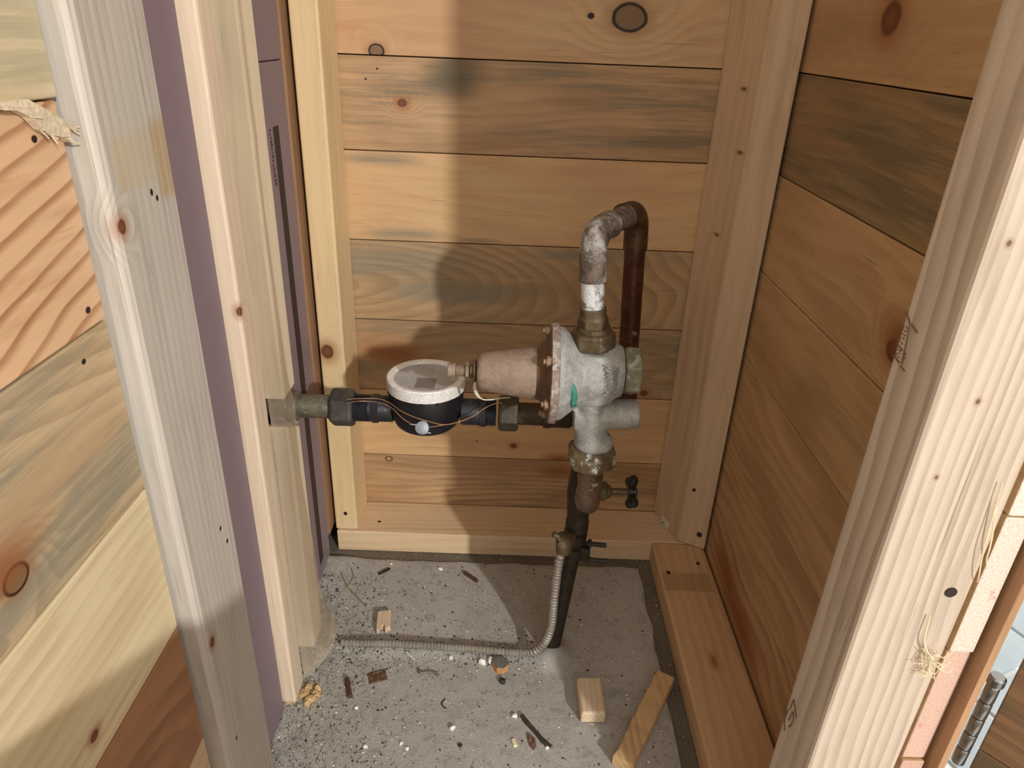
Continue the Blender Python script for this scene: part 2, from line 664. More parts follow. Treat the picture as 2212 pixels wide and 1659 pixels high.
for i in range(len(LZ) - 1):
    z0, z1 = LZ[i], LZ[i + 1]
    key = i - 1
    li, da, kw = lf.get(key, ('#d4b183', '#a87844', dict(K=60, contrast=.5)))
    kw = dict(kw)
    kw['knots'] = [(k[0] - YL0, k[1], k[2], k[3]) for k in kw.get('knots', ())]
    if 'cath' in kw:
        kw['cath'] = (kw['cath'][0] - YL0, kw['cath'][1], kw['cath'][2])
    m = wood('pine_plank_left', li, da, **kw) if key <= 5 or i == 7 else m
    xx = -0.255 + (0.002 if key == 5 else 0.0)
    p = board('plank', wl, (xx, YL0, z0), (0, 1, 0), (0, 0, 1), 0.418 - YL0, z1 - z0, 0.018, [m])

M_up = wood('pine_ceiling', '#cfa06a', '#a87844', K=50, contrast=.4)
ceil = obj('ceiling', a_box(NB(), -0.36, 0.40, 0.40, 1.13, HI + .001, HI + .02), M_up, kind='structure')

# --- floor: rough concrete base, and the poured pad in the middle of it
rnd = random.Random(7)


def fh(x, y):
    p = Vector((x * 9, y * 9, 0.3))
    h = 0.0012 * mnoise.noise(p) + 0.0007 * mnoise.noise(p * 4.3) + 0.0004 * mnoise.noise(p * 13)
    d2 = (x - 0.083) ** 2 + (y - 0.775) ** 2
    h += 0.024 * math.exp(-d2 / 0.00050)
    if x < -0.22:
        e = min(1.0, (-0.22 - x) / 0.06)
        h += e * e * (0.006 + 0.004 * mnoise.noise(Vector((x * 40, y * 40, 1))))
    d = abs(y - (0.777 + 0.01 * mnoise.noise(Vector((x * 9, 0, 3)))))
    if x < 0.06:
        h += 0.0035 * math.exp(-(d / 0.012) ** 2)
    return h


def concrete(name, base, lightc, darkc, dust=0.5):
    g = G(name, 0.92)
    x, y, z = g.co()
    n1 = g.noise(g.cov, 7.0, 5.0, 0.6)
    n2 = g.noise(g.cov, 60.0, 5.0, 0.65)
    n3 = g.noise(g.cov, 420.0, 3.0, 0.6)
    vo = g.n('ShaderNodeTexVoronoi')
    g.put(vo.inputs['Vector'], g.cov)
    vo.inputs['Scale'].default_value = 95.0
    c = g.mix(g.step(n1, .3, .7), hexc(base), hexc(lightc))
    c = g.mix(g.step(n2, .50, .72, 0, .55), c, hexc(darkc))
    c = g.mix(g.step(n3, .56, .72, 0, .5), c, hexc('#c9c6bb'))
    c = g.mix(g.step(n3, .42, .28, 0, .6), c, hexc('#4d483f'))
    c = g.mix(g.mul(g.step(vo.outputs[0], .16, .08), g.step(n2, .5, .6)), c, hexc('#efece2'))
    g.color(c)
    g.bump(g.add(n2, g.mul(n3, .8)), 0.6, 0.0018)
    return g.m


M_conc = concrete('dusty_concrete', '#9e9c96', '#aeaca6', '#7b7771')
M_conc2 = concrete('stained_concrete', '#5f574a', '#6f675a', '#453e34')
flo = obj('floor', a_box(NB(), -0.345, 0.40, -0.25, 1.115, -0.90, FZ - 0.005), M_conc2, kind='structure')


def pad_mesh():
    bm = NB()
    x0, x1, y0, y1, st = -0.335, 0.243, 0.30, 0.978, 0.0055
    nx, ny = int((x1 - x0) / st), int((y1 - y0) / st)
    vs = []
    for j in range(ny + 1):
        row = []
        for i in range(nx + 1):
            x = x0 + (x1 - x0) * i / nx
            y = y0 + (y1 - y0) * j / ny
            if i == nx:
                x += 0.004 * mnoise.noise(Vector((y * 22, 1, 0)))
            if j == ny:
                y += 0.004 * mnoise.noise(Vector((x * 22, 5, 0)))
            row.append(bm.verts.new((x, y, FZ + fh(x, y) - (0.0015 if (i == nx or j == ny) else 0))))
        vs.append(row)
    for j in range(ny):
        for i in range(nx):
            bm.faces.new((vs[j][i], vs[j][i + 1], vs[j + 1][i + 1], vs[j + 1][i]))
    edge = [vs[0][i] for i in range(nx + 1)] + [vs[j][nx] for j in range(1, ny + 1)] + \
           [vs[ny][i] for i in range(nx - 1, -1, -1)] + [vs[j][0] for j in range(ny - 1, 0, -1)]
    low = [bm.verts.new((v.co.x, v.co.y, FZ - 0.006)) for v in edge]
    n = len(edge)
    for k in range(n):
        bm.faces.new((edge[k], low[k], low[(k + 1) % n], edge[(k + 1) % n]))
    return bm


M_room = plain('room_floor', '#8a7458', .7, 0, .2, 8, .05)
obj('floor_3', a_box(NB(), -1.9, 1.8, -3.4, -0.252, FZ - .06, FZ - .006), M_room, kind='structure')
WLf = WL[flo.name]
pad = obj('concrete_pad', pad_mesh(), M_conc, flo, smooth=True)

# added unseen board below the camera, placed to shade the lower left wall
m = wood('shade_board_wood', '#cfa97a', '#a67c4c', K=60, amp=.5, contrast=.4)
b = board('shade_board_1', None, (-0.250, 0.045, -0.62), (1, 0, 0), (0, 0, 1), 0.310, 0.367, 0.02, [m])
b['kind'] = 'structure'

# ---------------------------------------------------------------- framing lumber
STUD = dict(light='#dcc4a0', dark='#c2a077')


def stud(name, pts, z0, z1, label, m, cat='stud', shift=(0, 0), bev=0.003):
    bm = a_prism(NB(), pts, z0, z1, bev, 0, shift)
    me = bpy.data.meshes.new(name)
    o0 = Vector((pts[0][0], pts[0][1], 0.0))
    bmesh.ops.translate(bm, verts=bm.verts, vec=-o0)
    bmesh.ops.recalc_face_normals(bm, faces=bm.faces)
    bm.to_mesh(me)
    bm.free()
    me.materials.append(m)
    o = bpy.data.objects.new(name, me)
    COL.objects.link(o)
    o.location = o0
    WL[o.name] = o0
    return tag(o, label, cat)


# left stud at the opening (flat, its wide face looks across the closet); local origin at its near front corner, z = world z
m = wood('weathered_stud', '#bdb5a9', '#9d9285', K=120, amp=.5, contrast=.5, fib=.5, swz='zy', vary=.15,
         knots=[(-.117, .008, .0045, 0, .0), (-.105, .052, .0020, 2), (-.110, .058, .0018, 2), (-.47, .012, .004, 0), (-.60, .02, .002, 2), (-.39, .062, .002, 2), (-.41, .07, .002, 2)],
         patches=[(-.112, -.062, .064, .092, '#a98d5b', .85), (-.098, -.066, .012, .062, '#b9a57e', .55)])
stud('wall_stud', [(-0.240, 0.4235), (-0.240, 0.512), (-0.279, 0.512), (-0.279, 0.4235)], FZ + 0.012, HI,
     'weathered grey-white stud beside the purple board, wide face turned to the closet', m, shift=(0, 0.003), bev=0.005)
# slim studs of the left wall
m = wood('pale_stud_b', '#e0c8aa', '#cbae88', K=90, amp=.5, contrast=.35, fib=.3, swz='z', knots=[(-.263, .0, .0045, 0, .0)])
stud('wall_stud', [(-0.270, 0.667), (-0.270, 0.705), (-0.334, 0.705), (-0.334, 0.667)], FZ + 0.012, HI,
     'slim pinkish pine stud between the purple board and the plastic sheet', m)
m = wood('pale_stud_c', '#e8d6b4', '#d2bb92', K=80, amp=.5, contrast=.3, fib=.3, swz='z')
cs = thing('wall_stud', (-0.27, 0.784, FZ + 0.012), 'pale yellow notched stud behind the plastic sheet, pipe through its notch', 'stud')
obj('upper_length', a_box(NB(), -0.334, -0.270, 0.763, 0.808, -0.414, HI, .003), m, cs)
tb = NB()
t2 = NB()
lo = [(-0.334, 0.763), (-0.270, 0.763), (-0.270, 0.808), (-0.334, 0.808)]
a_prism(t2, lo, FZ + 0.012, -0.453, .003)
for v in t2.verts:
    if v.co.z > -0.6 and v.co.y > 0.79:
        v.co.z -= 0.020
merge(tb, t2)
obj('lower_length', tb, m, cs)
# back left stud
m = wood('back_left_stud', '#dfbf85', '#cda868', K=50, amp=.4, contrast=.3, fib=.2, swz='z',
         knots=[(-.458, .012, .010, 0), (-.767, .019, .0035, 2)])
stud('wall_stud', [(-0.293, 1.0075), (-0.255, 1.0075), (-0.254, 1.094), (-0.293, 1.094)], PZ + .0005, HI,
     'golden yellow stud in the back left corner, standing on the back plate', m)
# back right stud, turned out of square
m = wood('back_right_stud', '#cfb088', '#b08d60', K=95, amp=.5, contrast=.45, fib=.35, swz='z',
         knots=[(-.773, .030, .0045, 2), (-.687, .010, .003, 2), (-.06, -.01, .003, 6), (-.14, -.005, .003, 6), (-.26, -.012, .003, 6)])
stud('wall_stud', [(0.3135, 1.006), (0.356, 0.985), (0.331, 1.072), (0.284, 1.0935)], PZ + .0005, HI,
     'tan stud in the back right corner, twisted, with nail holes near its foot', m)
# right front stud: bright front face
m = wood('front_right_stud', '#c4b29d', '#9b8770', K=120, amp=.9, contrast=.75, warpx=1.0, brk_lo=.4, fib=.35, swz='z',
         knots=[(-.099, .014, .0026, 6), (-.201, .030, .0026, 6), (-.259, .021, .0024, 6)], vary=.1)
fs = stud('wall_stud', [(0.2700, 0.402), (0.3462, 0.404), (0.3572, 0.450), (0.2625, 0.448)], PZ + .0005, HI,
          'bright white pine stud on the right of the opening with a drilled hole', m, shift=(0.004, 0))

# bottom plates
m = wood('back_plate', '#ddbc8c', '#c29c68', K=70, amp=.4, contrast=.45, fib=.3, knots=[(.07, .03, .003, 2)])
po = (-0.291, 1.0035, FZ - .0045)
b = board('bottom_plate', None, (-0.291, 1.0035, PZ), (1, 0, 0), (0, 1, 0), 0.648, 0.0895, FZ - .0045 - PZ and 0.0425, [m], gap=0, bev=.002)
tag(b, 'pale two-by-four bottom plate lying along the foot of the back wall', 'plate')
m = wood('right_plate', '#cfa774', '#ab8250', K=60, amp=.5, contrast=.45, fib=.35, knots=[(.93, .02, .004, 2), (.905, .075, .004, 2), (.72, .045, .006, 3)],
         patches=[(.862, .905, .010, .088, '#8a6a42', .55)])
b = board('bottom_plate', None, (0.3565, 0.02, PZ), (0, 1, 0), (-1, 0, 0), 0.9825, 0.0905, 0.0425, [m], gap=0, bev=.004)
tag(b, 'tan two-by-four bottom plate running along the right plank wall', 'plate')


# ---------------------------------------------------------------- insulation boards, foam, batten
def purple(name):
    g = G(name, 0.55)
    x, y, z = g.co()
    n = g.noise(g.vec(g.mul(x, 8.), g.mul(y, 8.), g.mul(z, 1.5)), 1.0, 3.0, .5)
    n2 = g.noise(g.cov, 300., 2., .5)
    c = g.mix(g.step(n, .3, .7), hexc('#7c6b74'), hexc('#88777f'))
    c = g.mix(g.step(n2, .55, .8, 0, .3), c, hexc('#9b8a9c'))
    g.color(c)
    g.bump(n2, .1, .0005)
    return g.m


M_pur = purple('purple_board')
obj('insulation_board', a_box(NB(), -0.320, -0.285, 0.516, 0.664, FZ + .004, HI, .004), M_pur,
    label='wide purple insulation board between the grey-white stud and the slim stud', cat='insulation board')
ib = thing('insulation_board', (-0.31, 0.90, FZ), 'narrow purple insulation board with a black printed stripe by the corner', 'insulation board')
obj('panel', a_box(NB(), -0.335, -0.300, 0.876, 0.984, FZ + .004, -0.0448, .002), M_pur, ib)
obj('panel', a_box(NB(), -0.335, -0.3005, 0.876, 0.984, -0.0440, HI, .002), M_pur, ib)
M_ink = plain('black_ink', '#2c1f1b', .7)
M_ink2 = plain('purple_ink', '#45303f', .7)
obj('printed_stripe', a_box(NB(), -0.3001, -0.2996, 0.921, 0.942, FZ + .03, -0.118), M_ink, ib)
bm = NB()
rl = random.Random(3)
zz = -0.119
while zz > -0.188:
    h = rl.uniform(.0018, .0040)
    w = rl.uniform(.003, .007)
    yy = 0.906 + rl.uniform(-.001, .001)
    a_box(bm, -0.3001, -0.2996, yy, yy + w, zz - h, zz)
    zz -= h + rl.uniform(.0007, .0020)
obj('printed_lettering', bm, M_ink2, ib)
m = wood('brown_batten', '#9a6f45', '#76502c', K=70, amp=.4, contrast=.5, fib=.4, swz='z')
stud('wood_batten', [(-0.298, 0.987), (-0.298, 1.050), (-0.325, 1.050), (-0.325, 0.987)], -0.798, HI,
     'brown wooden batten between the printed purple board and the corner stud', m, 'batten', bev=.002)

g = G('pale_foam', .8)
g.co()
n1 = g.noise(g.cov, 60., 4., .6)
g.color(g.mix(g.step(n1, .35, .65), hexc('#d9cdae'), hexc('#b8ab8a')))
g.bump(n1, .6, .004)
M_foam = g.m
bm = NB()
rf = random.Random(12)
zz = FZ + .05
while zz < HI - .03:
    if -.52 < zz < -.38:
        zz = -.375
    for g0, g1 in ((-.27, -.20), (-.185, -.125), (-.10, .005)):
        if g0 < zz < g1:
            zz = g1 + .02
    a_lump(bm, Vector((-0.315 + rf.uniform(-.004, .006), 0.735 + rf.uniform(-.004, .004), zz)), (.018, .025, rf.uniform(.028, .045)), rf, 2, .3)
    zz += rf.uniform(.030, .05)
fo = obj('foam_filler', bm, M_foam, smooth=True, label='lumpy pale foam filling the gap between the two slim studs', cat='foam', kind='stuff')

# ---------------------------------------------------------------- clear plastic sheet
g = G('clear_plastic', .12)
for nd in list(g.t.nodes):
    if nd.type not in ('OUTPUT_MATERIAL',):
        g.t.nodes.remove(nd)
out = [n for n in g.t.nodes if n.type == 'OUTPUT_MATERIAL'][0]
tr = g.n('ShaderNodeBsdfTransparent')
tr.inputs[0].default_value = (.99, .98, .96, 1)
df = g.n('ShaderNodeBsdfDiffuse')
df.inputs[0].default_value = hexc('#ecdcc4')
tl = g.n('ShaderNodeBsdfTranslucent')
tl.inputs[0].default_value = hexc('#ecdcc4')
gl = g.n('ShaderNodeBsdfGlossy')
gl.inputs['Roughness'].default_value = .16
lw = g.n('ShaderNodeLayerWeight')
lw.inputs[0].default_value = .25


def msh(a, b, f):
    x = g.n('ShaderNodeMixShader')
    g.put(x.inputs[0], f)
    g.t.links.new(a, x.inputs[1])
    g.t.links.new(b, x.inputs[2])
    return x.outputs[0]


s1 = msh(df.outputs[0], tl.outputs[0], .4)
_x, _y, fzl = g.co()
s2 = msh(tr.outputs[0], s1, g.step(fzl, .62, .30, .10, .42))
s3 = msh(s2, gl.outputs[0], g.mul(lw.outputs[0], .35))
g.t.links.new(s3, out.inputs[0])
M_film = g.m
bm = NB()
rows = []
# z : (y of left edge, y of right edge, bulge of x)
prof = [(HI, .700, .768, 0), (.10, .700, .768, 0), (0.0, .700, .768, .000), (-.08, .700, .768, .004), (-.105, .700, .770, -.004), (-.14, .700, .768, .003), (-.22, .700, .768, .001),
        (-.30, .702, .772, .001), (-.36, .704, .776, .002), (-.40, .706, .780, .006), (-.43, .706, .790, .009), (-.47, .706, .786, .005), (-.54, .704, .786, .003),
        (-.62, .703, .796, .004), (-.70, .702, .804, .006), (-.76, .702, .815, .009), (-.80, .703, .828, .014), (-.825, .705, .845, .024)]
NU = 16
for (z, ya, yb, bl) in prof:
    row = []
    for k in range(NU + 1):
        t = k / NU
        y = ya + (yb - ya) * t
        x = -0.2675 + bl * math.sin(PI * t) ** .8 + 0.0022 * mnoise.noise(Vector((y * 45, z * 14, 2))) * min(1, t * 3)
        if t == 0:
            x = -0.2690
        row.append(bm.verts.new((x, y, z)))
    rows.append(row)
for a, b2 in zip(rows, rows[1:]):
    for k in range(NU):
        bm.faces.new((a[k], a[k + 1], b2[k + 1], b2[k]))
bmesh.ops.subdivide_edges(bm, edges=bm.edges[:], cuts=1, use_grid_fill=True, smooth=0.8)
fm = obj('plastic_sheet', bm, M_film, smooth=True,
         label='clear crinkled plastic sheet draped over the pale studs where the pipe enters', cat='plastic sheet')

# ---------------------------------------------------------------- outside the right wall: hardboard edge, hinged plank door, tiles
m = wood('hardboard_edge', '#b98a5c', '#8d6238', K=60, amp=.3, contrast=.4, fib=.3, swz='z')
stud('sheathing_panel', [(0.3840, 0.405), (0.3905, 0.405), (0.3905, 1.10), (0.3840, 1.10)], FZ - .005, HI,
     'thin brown sheathing panel standing on edge behind the right plank ends', m, 'panel', bev=.0008)

dr = thing('door_1', (0.412, 0.418, FZ), kind='structure')
ddir = Vector((0.66, -0.75, 0)).normalized()
dz = [-0.835, -0.672, -0.535, -0.403, -0.27, -0.14, -0.01, .12, .25, .38, .50]
for i in range(len(dz) - 1):
    m = wood('door_plank', ['#9a6e3c', '#6f5330', '#8a6236'][i % 3], '#54391d', K=60, amp=.7, contrast=.5, stain=('#4d4534', .7, .6))
    o3 = Vector((0.414, 0.408, dz[i])) - dr.location
    p = board('plank', dr, o3, ddir, (0, 0, 1), 0.5, dz[i + 1] - dz[i], 0.02, [m], gap=.0006)
M_steel = plain('steel_hinge', '#8c9094', .28, 1.0, .15, 90)
hb = NB()
for k in range(5):
    a_lathe(hb, (0.4035, 0.4105, -0.555 + k * .019), (0, 0, 1), [(0, .0046), (.001, .0052), (.0172, .0052), (.0182, .0046)], 16)
hg = obj('hinge', hb, M_steel, dr, smooth=True)
hb = NB()
a_lathe(hb, (0.4035, 0.4105, -0.460), (0, 0, 1), [(0, .0050), (.0012, .0066), (.008, .0066), (.0095, .005)], 16)
obj('pin_head', hb, M_steel, hg, smooth=True)

M_tile = plain('grey_tile', '#9fb0bb', .35, 0, .10, 30, .05)
M_grout = plain('white_grout', '#e8eef0', .8)
flo2 = obj('floor_2', a_box(NB(), 0.42, 1.7, 0.30, 2.0, FZ - .03, FZ - .006), M_grout, kind='structure')
me_t = None
for i in range(7):
    for j in range(9):
        bm = NB()
        cx, cy = 0.50 + i * 0.125 + (0.06 if j % 2 else 0), 0.40 + j * 0.125
        R = Matrix.Rotation(math.radians(24), 4, 'Z')
        c = Vector((0.9, 0.93, 0))
        v = R @ (Vector((cx, cy, 0)) - c) + c
        if not (0.49 < v.x < 1.6 and 0.36 < v.y < 1.9):
            bm.free()
            continue
        if me_t is None:
            a_box(bm, -.058, .058, -.058, .058, 0, .006, .001)
            me_t = bpy.data.meshes.new('tile')
            bm.to_mesh(me_t)
            me_t.materials.append(M_tile)
        bm.free()
        o = bpy.data.objects.new('tile', me_t)
        COL.objects.link(o)
        o.parent = flo2
        o.location = Vector((v.x, v.y, FZ - .0062)) - WL[flo2.name]
        o.rotation_euler = (0, 0, math.radians(24))

# ---------------------------------------------------------------- metals
M_cop = metal('old_copper', '#5a3524', '#432619', 70, .55, .45, patch=('#7d7a72', 45, .60, .10), bump=.25)
M_copdirty = metal('corroded_copper', '#74675d', '#54453c', 90, .3, .6, patch=('#a5a5a2', 45, .44, .22), patch2=('#c9cbca', 90, .62, .08), bump=.5)
M_copwhite = metal('whitened_copper', '#938b81', '#6d5a4c', 110, .3, .6, patch=('#d2d6d8', 50, .42, .16), bump=.5)
M_bronze = metal('brown_bronze', '#6b5c46', '#544631', 90, .35, .55, patch=('#8b9285', 60, .60, .14), bump=.35)
M_cast = metal('grey_casting', '#a5a6a2', '#8f908c', 80, .12, .62, patch=('#a9aeb0', 70, .56, .12), patch2=('#6d6a62', 35, .62, .14), bump=.6)
M_castb = metal('bluish_casting', '#93989a', '#808688', 80, .12, .6, patch=('#b9c4c8', 60, .52, .12), bump=.6)
M_bell = metal('pinkish_bell', '#9a8777', '#8a7868', 60, .15, .66, patch=('#6d5f52', 140, .68, .06), bump=.4)
M_bellshade = metal('shaded_bell', '#6e543c', '#5b4431', 80, .15, .66, bump=.4)  # bell colour browned: the flange's shade is painted into it
M_rim = metal('rusty_rim', '#968a82', '#7d6150', 60, .1, .7, patch=('#aeaca8', 60, .48, .14), bump=.5)
M_green = plain('verdigris', '#3f8378', .7, 0, .3, 120, .4)
M_nutdark = metal('dark_union', '#4d4b46', '#3d3b37', 80, .25, .55, patch=('#7f8078', 60, .64, .1), bump=.35)
M_brass = metal('dull_brass', '#7f7b6a', '#666152', 80, .35, .5, patch=('#9da193', 55, .58, .1), patch2=('#4d3020', 40, .60, .12), bump=.35)
M_black = plain('black_plastic', '#16151a', .48, 0, .3, 60, .08)
M_blackpipe = metal('black_pipe', '#1d1f2a', '#2c2b30', 70, .2, .5, patch=('#5f5b58', 70, .66, .1), bump=.2)
M_bezel = metal('white_bezel', '#efeeeb', '#e2e0dc', 60, .05, .35, patch=('#8f8b85', 160, .70, .05), bump=.1)
M_dial = metal('dusty_dial', '#b1b2b0', '#a0a2a1', 60, .0, .5, patch=('#b5b8b8', 40, .52, .2), bump=.05)
M_greyrect = plain('grey_rectangle', '#6f6e6a', .25, 0, .1, 80, 0)
M_lead = plain('lead_seal', '#98a0a8', .5, .3, .25, 300, .3)
M_wire = plain('copper_wire', '#b08a68', .4, .6, .3, 300, 0)
M_white = plain('white_plastic', '#d5d3c6', .5, 0, .1, 60, 0)
M_flex = metal('steel_conduit', '#9a958b', '#857e72', 60, .35, .5, patch=('#6b655a', 40, .62, .1), bump=.2)
M_flexdust = metal('dusty_conduit', '#8b867b', '#7a7468', 60, .0, .9, patch=('#55503f', 60, .6, .1), bump=.4)
M_iron = metal('dark_iron', '#3d342b', '#2c251f', 80, .3, .6, patch=('#5f5344', 60, .62, .1), bump=.3)

# ---------------------------------------------------------------- copper loop over the regulator
YF, YR = 0.737, 0.8525
lp = thing('copper_pipe', (0.088, YF, -0.275), 'looped copper pipe rising from the regulator and dropping behind it', 'pipe')
pA, pF, pR, pB = Vector((.09152, YF, -.275)), Vector((.08415, YF, -.187)), Vector((.14795, YR, -.187)), Vector((.16225, YR, -.4697))
d1 = (pA - pF).normalized()
d2 = (pR - pF).normalized()
d3 = (pB - pR).normalized()
obj('riser', a_tube(NB(), [pA, pF + d1 * .0396], .01287, 24), M_copwhite, lp, smooth=True, label='whitened lower length of the riser')
bm = NB()
e = [pF + d1 * .0506] + bend(pF + d1 * .055, pF, pF + d2 * .055, .0286, 10) + [pF + d2 * .044]
a_tube(bm, e, lambda i: .01474, 24)
for q, dd in ((pF + d1 * .05082, d1), (pF + d2 * .044, d2)):
    a_lathe(bm, q - dd * .0022, dd, [(0, .01474), (.00055, .01562), (.00242, .01562), (.0033, .01474)], 24)
obj('elbow', bm, M_copdirty, lp, smooth=True, label='front elbow, grey and white with corrosion')
obj('crossover', a_tube(NB(), [pF + d2 * .0396, pR - d2 * .033], .01287, 24), M_copdirty, lp, smooth=True)
bm = NB()
e = [pR - d2 * .044] + bend(pR - d2 * .055, pR, pR + d3 * .055, .0286, 10) + [pR + d3 * .0484]
a_tube(bm, e, .01474, 24)
a_lathe(bm, pR - d2 * .0451, d2, [(0, .01474), (.00055, .01562), (.00242, .01562), (.0033, .01474)], 24)
obj('elbow', bm, metal('brown_copper', '#5e4a35', '#49321f', 70, .5, .45, patch=('#8d8878', 40, .66, .08), bump=.25), lp, smooth=True)
obj('dropper', a_tube(NB(), [pR + d3 * .044, pB - d3 * .0374], .01287, 24), M_cop, lp, smooth=True)
bm = NB()
hx = Vector((-1, 0, 0))
e = [pB - d3 * .0462] + bend(pB - d3 * .055, pB, pB + hx * .055, .0264, 10) + [pB + hx * .044]
a_tube(bm, e, .01518, 24)
obj('elbow', bm, M_cop, lp, smooth=True)
bm = NB()
a_tube(bm, [pB + hx * .0396, Vector((.0150, YR, -.4697))], .0154, 24)
a_lathe(bm, (.0506, YR, -.4697), (1, 0, 0), [(0, .0165), (.0011, .01892), (.0099, .01892), (.01155, .0176), (.0374, .0176), (.0385, .01595)], 24)
obj('tail_pipe', bm, metal('brown_tail', '#4f4332', '#40341f', 70, .4, .5, bump=.25), lp, smooth=True)

# ---------------------------------------------------------------- pressure regulator
rg = thing('pressure_regulator', (.1045, YF, -.44), 'grey cast pressure regulator with a cone-shaped spring housing on its left', 'regulator')
ZA = -.35145
bm = NB()
a_lump(bm, Vector((.0946, YF, -.3474)), (.0374, .0363, .0345), random.Random(1), 3, 0.0)
a_lathe(bm, (.0968, YF, -.3795), (0, 0, 1), [(0, .0286), (.040, .033), (.061, .0253)], 32)
a_lathe(bm, (.055, YF, ZA), (1, 0, 0), [(0, .055), (.0066, .0539), (.0132, .0484), (.0242, .0396), (.033, .033), (.066, .0308)], 40)
a_lathe(bm, (.0935, YF, -.34595), (1, 0, 0), [(0, .033), (.0275, .033), (.0374, .02915)], 32)
a_lathe(bm, (.0792, YF, -.40425), (1, .0, .05), [(0, .01815), (.033, .01815), (.0748, .01782), (.07755, .01595)], 32)
a_lathe(bm, (.10395, YF, -.4455), (-.08, 0, 1), [(0, .02035), (.033, .0198), (.066, .0198), (.088, .0198)], 32)
a_lathe(bm, (.10835, YF, -.4477), (0, 0, 1), [(0, .0215), (.0066, .02255), (.0154, .02002)], 32)
bm = remesh(bm, .00187, 5)
body = obj('casting', bm, M_cast, rg, smooth=True)
bm = NB()
a_lathe(bm, (.0473, YF, ZA), (1, 0, 0), [(0, .055), (.00088, .0572), (.00825, .05775), (.00935, .05555)], 56, 0,
        squash=lambda a, t: 1 + .0132 * math.sin(3 * a) + .0088 * math.sin(7 * a + 1))
fl_ = obj('flange', bm, M_rim, rg, smooth=True, label='rust-stained flange ring')
for k in range(6):
    a = 2 * PI * k / 6 + .35
    c = Vector((.04752, YF + .04895 * math.cos(a), ZA + .04895 * math.sin(a)))
    bm = a_hex(NB(), c, (-1, 0, 0), .00605, .00616, k)
    a_lathe(bm, c + Vector((-.0044, 0, 0)), (-1, 0, 0), [(0, .0033), (.0044, .0033), (.00495, .00242)], 10)
    obj('bolt', bm, metal('bolt', '#a08672', '#7d5f49', 120, .2, .6), fl_)
# spring housing
bm = NB()
a_lathe(bm, (-.0352, YF, -.35255), (1, 0, 0), [(0, .0121), (.00066, .0176), (.0033, .0209), (.00715, .02233), (.0385, .02673), (.066, .03058), (.06765, .0308)], 48)
obj('spring_housing', bm, M_bell, rg, smooth=True, label='pinkish grey cone-shaped spring housing')
bm = NB()
a_lathe(bm, (.0319, YF, -.352), (1, 0, 0), [(0, .0297), (.0033, .03102), (.00715, .033), (.011, .0396), (.01375, .0506), (.01595, .0539)], 48)
obj('housing_rim', bm, M_bellshade, rg, smooth=True)
bm = NB()
a_lathe(bm, (-.04345, YF, -.35255), (1, 0, 0), [(0, .0066), (.00044, .00825), (.00935, .00858)], 20)
a_lathe(bm, (-.03916, YF, -.35255), (1, 0, 0), [(0, .011), (.00066, .01298), (.00286, .01298), (.00352, .011)], 20)
obj('collar', bm, M_bronze, rg, smooth=True)
bm = a_hex(NB(), (-.0484, YF, -.35255), (1, 0, 0), .0044, .01078, .2)
obj('lock_nut', bm, metal('lock_nut', '#8d8169', '#756a55', 120, .3, .5), rg)
bm = NB()
a_lathe(bm, (-.06875, YF, -.35255), (1, 0, 0), [(0, .00704), (.00066, .00858), (.00902, .00858), (.00946, .00638)], 22)
nth = 7
pr = []
for k in range(nth):
    pr += [(.00968 + k * .00198, .00616), (.01067 + k * .00198, .00704)]
a_lathe(bm, (-.06875, YF, -.35255), (1, 0, 0), pr, 22)
obj('adjusting_screw', bm, M_bell, rg, smooth=True)
# union nuts and plug
bm = a_hex(NB(), (.09592, YF, -.31735), (-.08, 0, 1), .0209, .02552, .25)
a_lathe(bm, (.09526, YF, -.2992), (-.08, 0, 1), [(0, .0187), (.0077, .01815), (.00825, .01595)], 28)
obj('outlet_nut', bm, M_bronze, rg)
bm = a_hex(NB(), (.0935, YF, -.29315), (-.08, 0, 1), .01265, .0176, .45)
a_lathe(bm, (.09251, YF, -.2816), (-.08, 0, 1), [(0, .0165), (.0033, .01485), (.011, .01452), (.01265, .01342)], 28)
obj('adapter', bm, M_bronze, rg)
bm = a_hex(NB(), (.10725, YF, -.473), (-.06, 0, 1), .0275, .0310, .08, .16)
obj('inlet_nut', bm, metal('inlet_nut', '#77674d', '#5f5039', 80, .3, .5, patch=('#b2bdbd', 45, .52, .10), bump=.35), rg)
bm = a_hex(NB(), (.13145, YF, -.34485), (1, 0, 0), .02035, .02948, .52, .10)
obj('plug', bm, metal('plug', '#8a8775', '#6f6a58', 80, .25, .55, patch=('#a7aaa0', 50, .54, .12), bump=.35), rg)
# verdigris streak lying on the casting, raised foundry marks
bm = NB()
a_lump(bm, Vector((.0715, YF - .0415, -.354)), (.0060, .0055, .0190), random.Random(5), 3, .5)
obj('verdigris_crust', bm, M_green, rg, smooth=True, label='blue-green verdigris crust')
bm = NB()
rl = random.Random(21)
for col in range(2):
    for k in range(8):
        zc = -.3267 - k * .00462 - col * .0022
        xc = .11 + col * .00935
        yc = YF - .0345 + (.0012 if col else .0)
        for s in range(2):
            t = NB()
            a_box(t, -.00308, .00308, -.00132, .00132, -.00044, .00044, .00022)
            merge(bm, t, Matrix.Translation((xc, yc, zc + s * .00198)) @ Matrix.Rotation(rl.choice([.35, -.35, 0, .7, -.6]), 4, 'Y'))
obj('raised_letters', bm, M_cast, rg)
bm = NB()
for k, (sx, sz, an) in enumerate([(.09515, -.39655, .6), (.09845, -.3938, .6), (.10175, -.39215, -.5), (.10395, -.38995, .6)]):
    t = NB()
    a_box(t, -.00264, .00264, -.00132, .00132, -.00055, .00055, .00022)
    merge(bm, t, Matrix.Translation((sx, YF - .01815, sz)) @ Matrix.Rotation(an, 4, 'Y'))
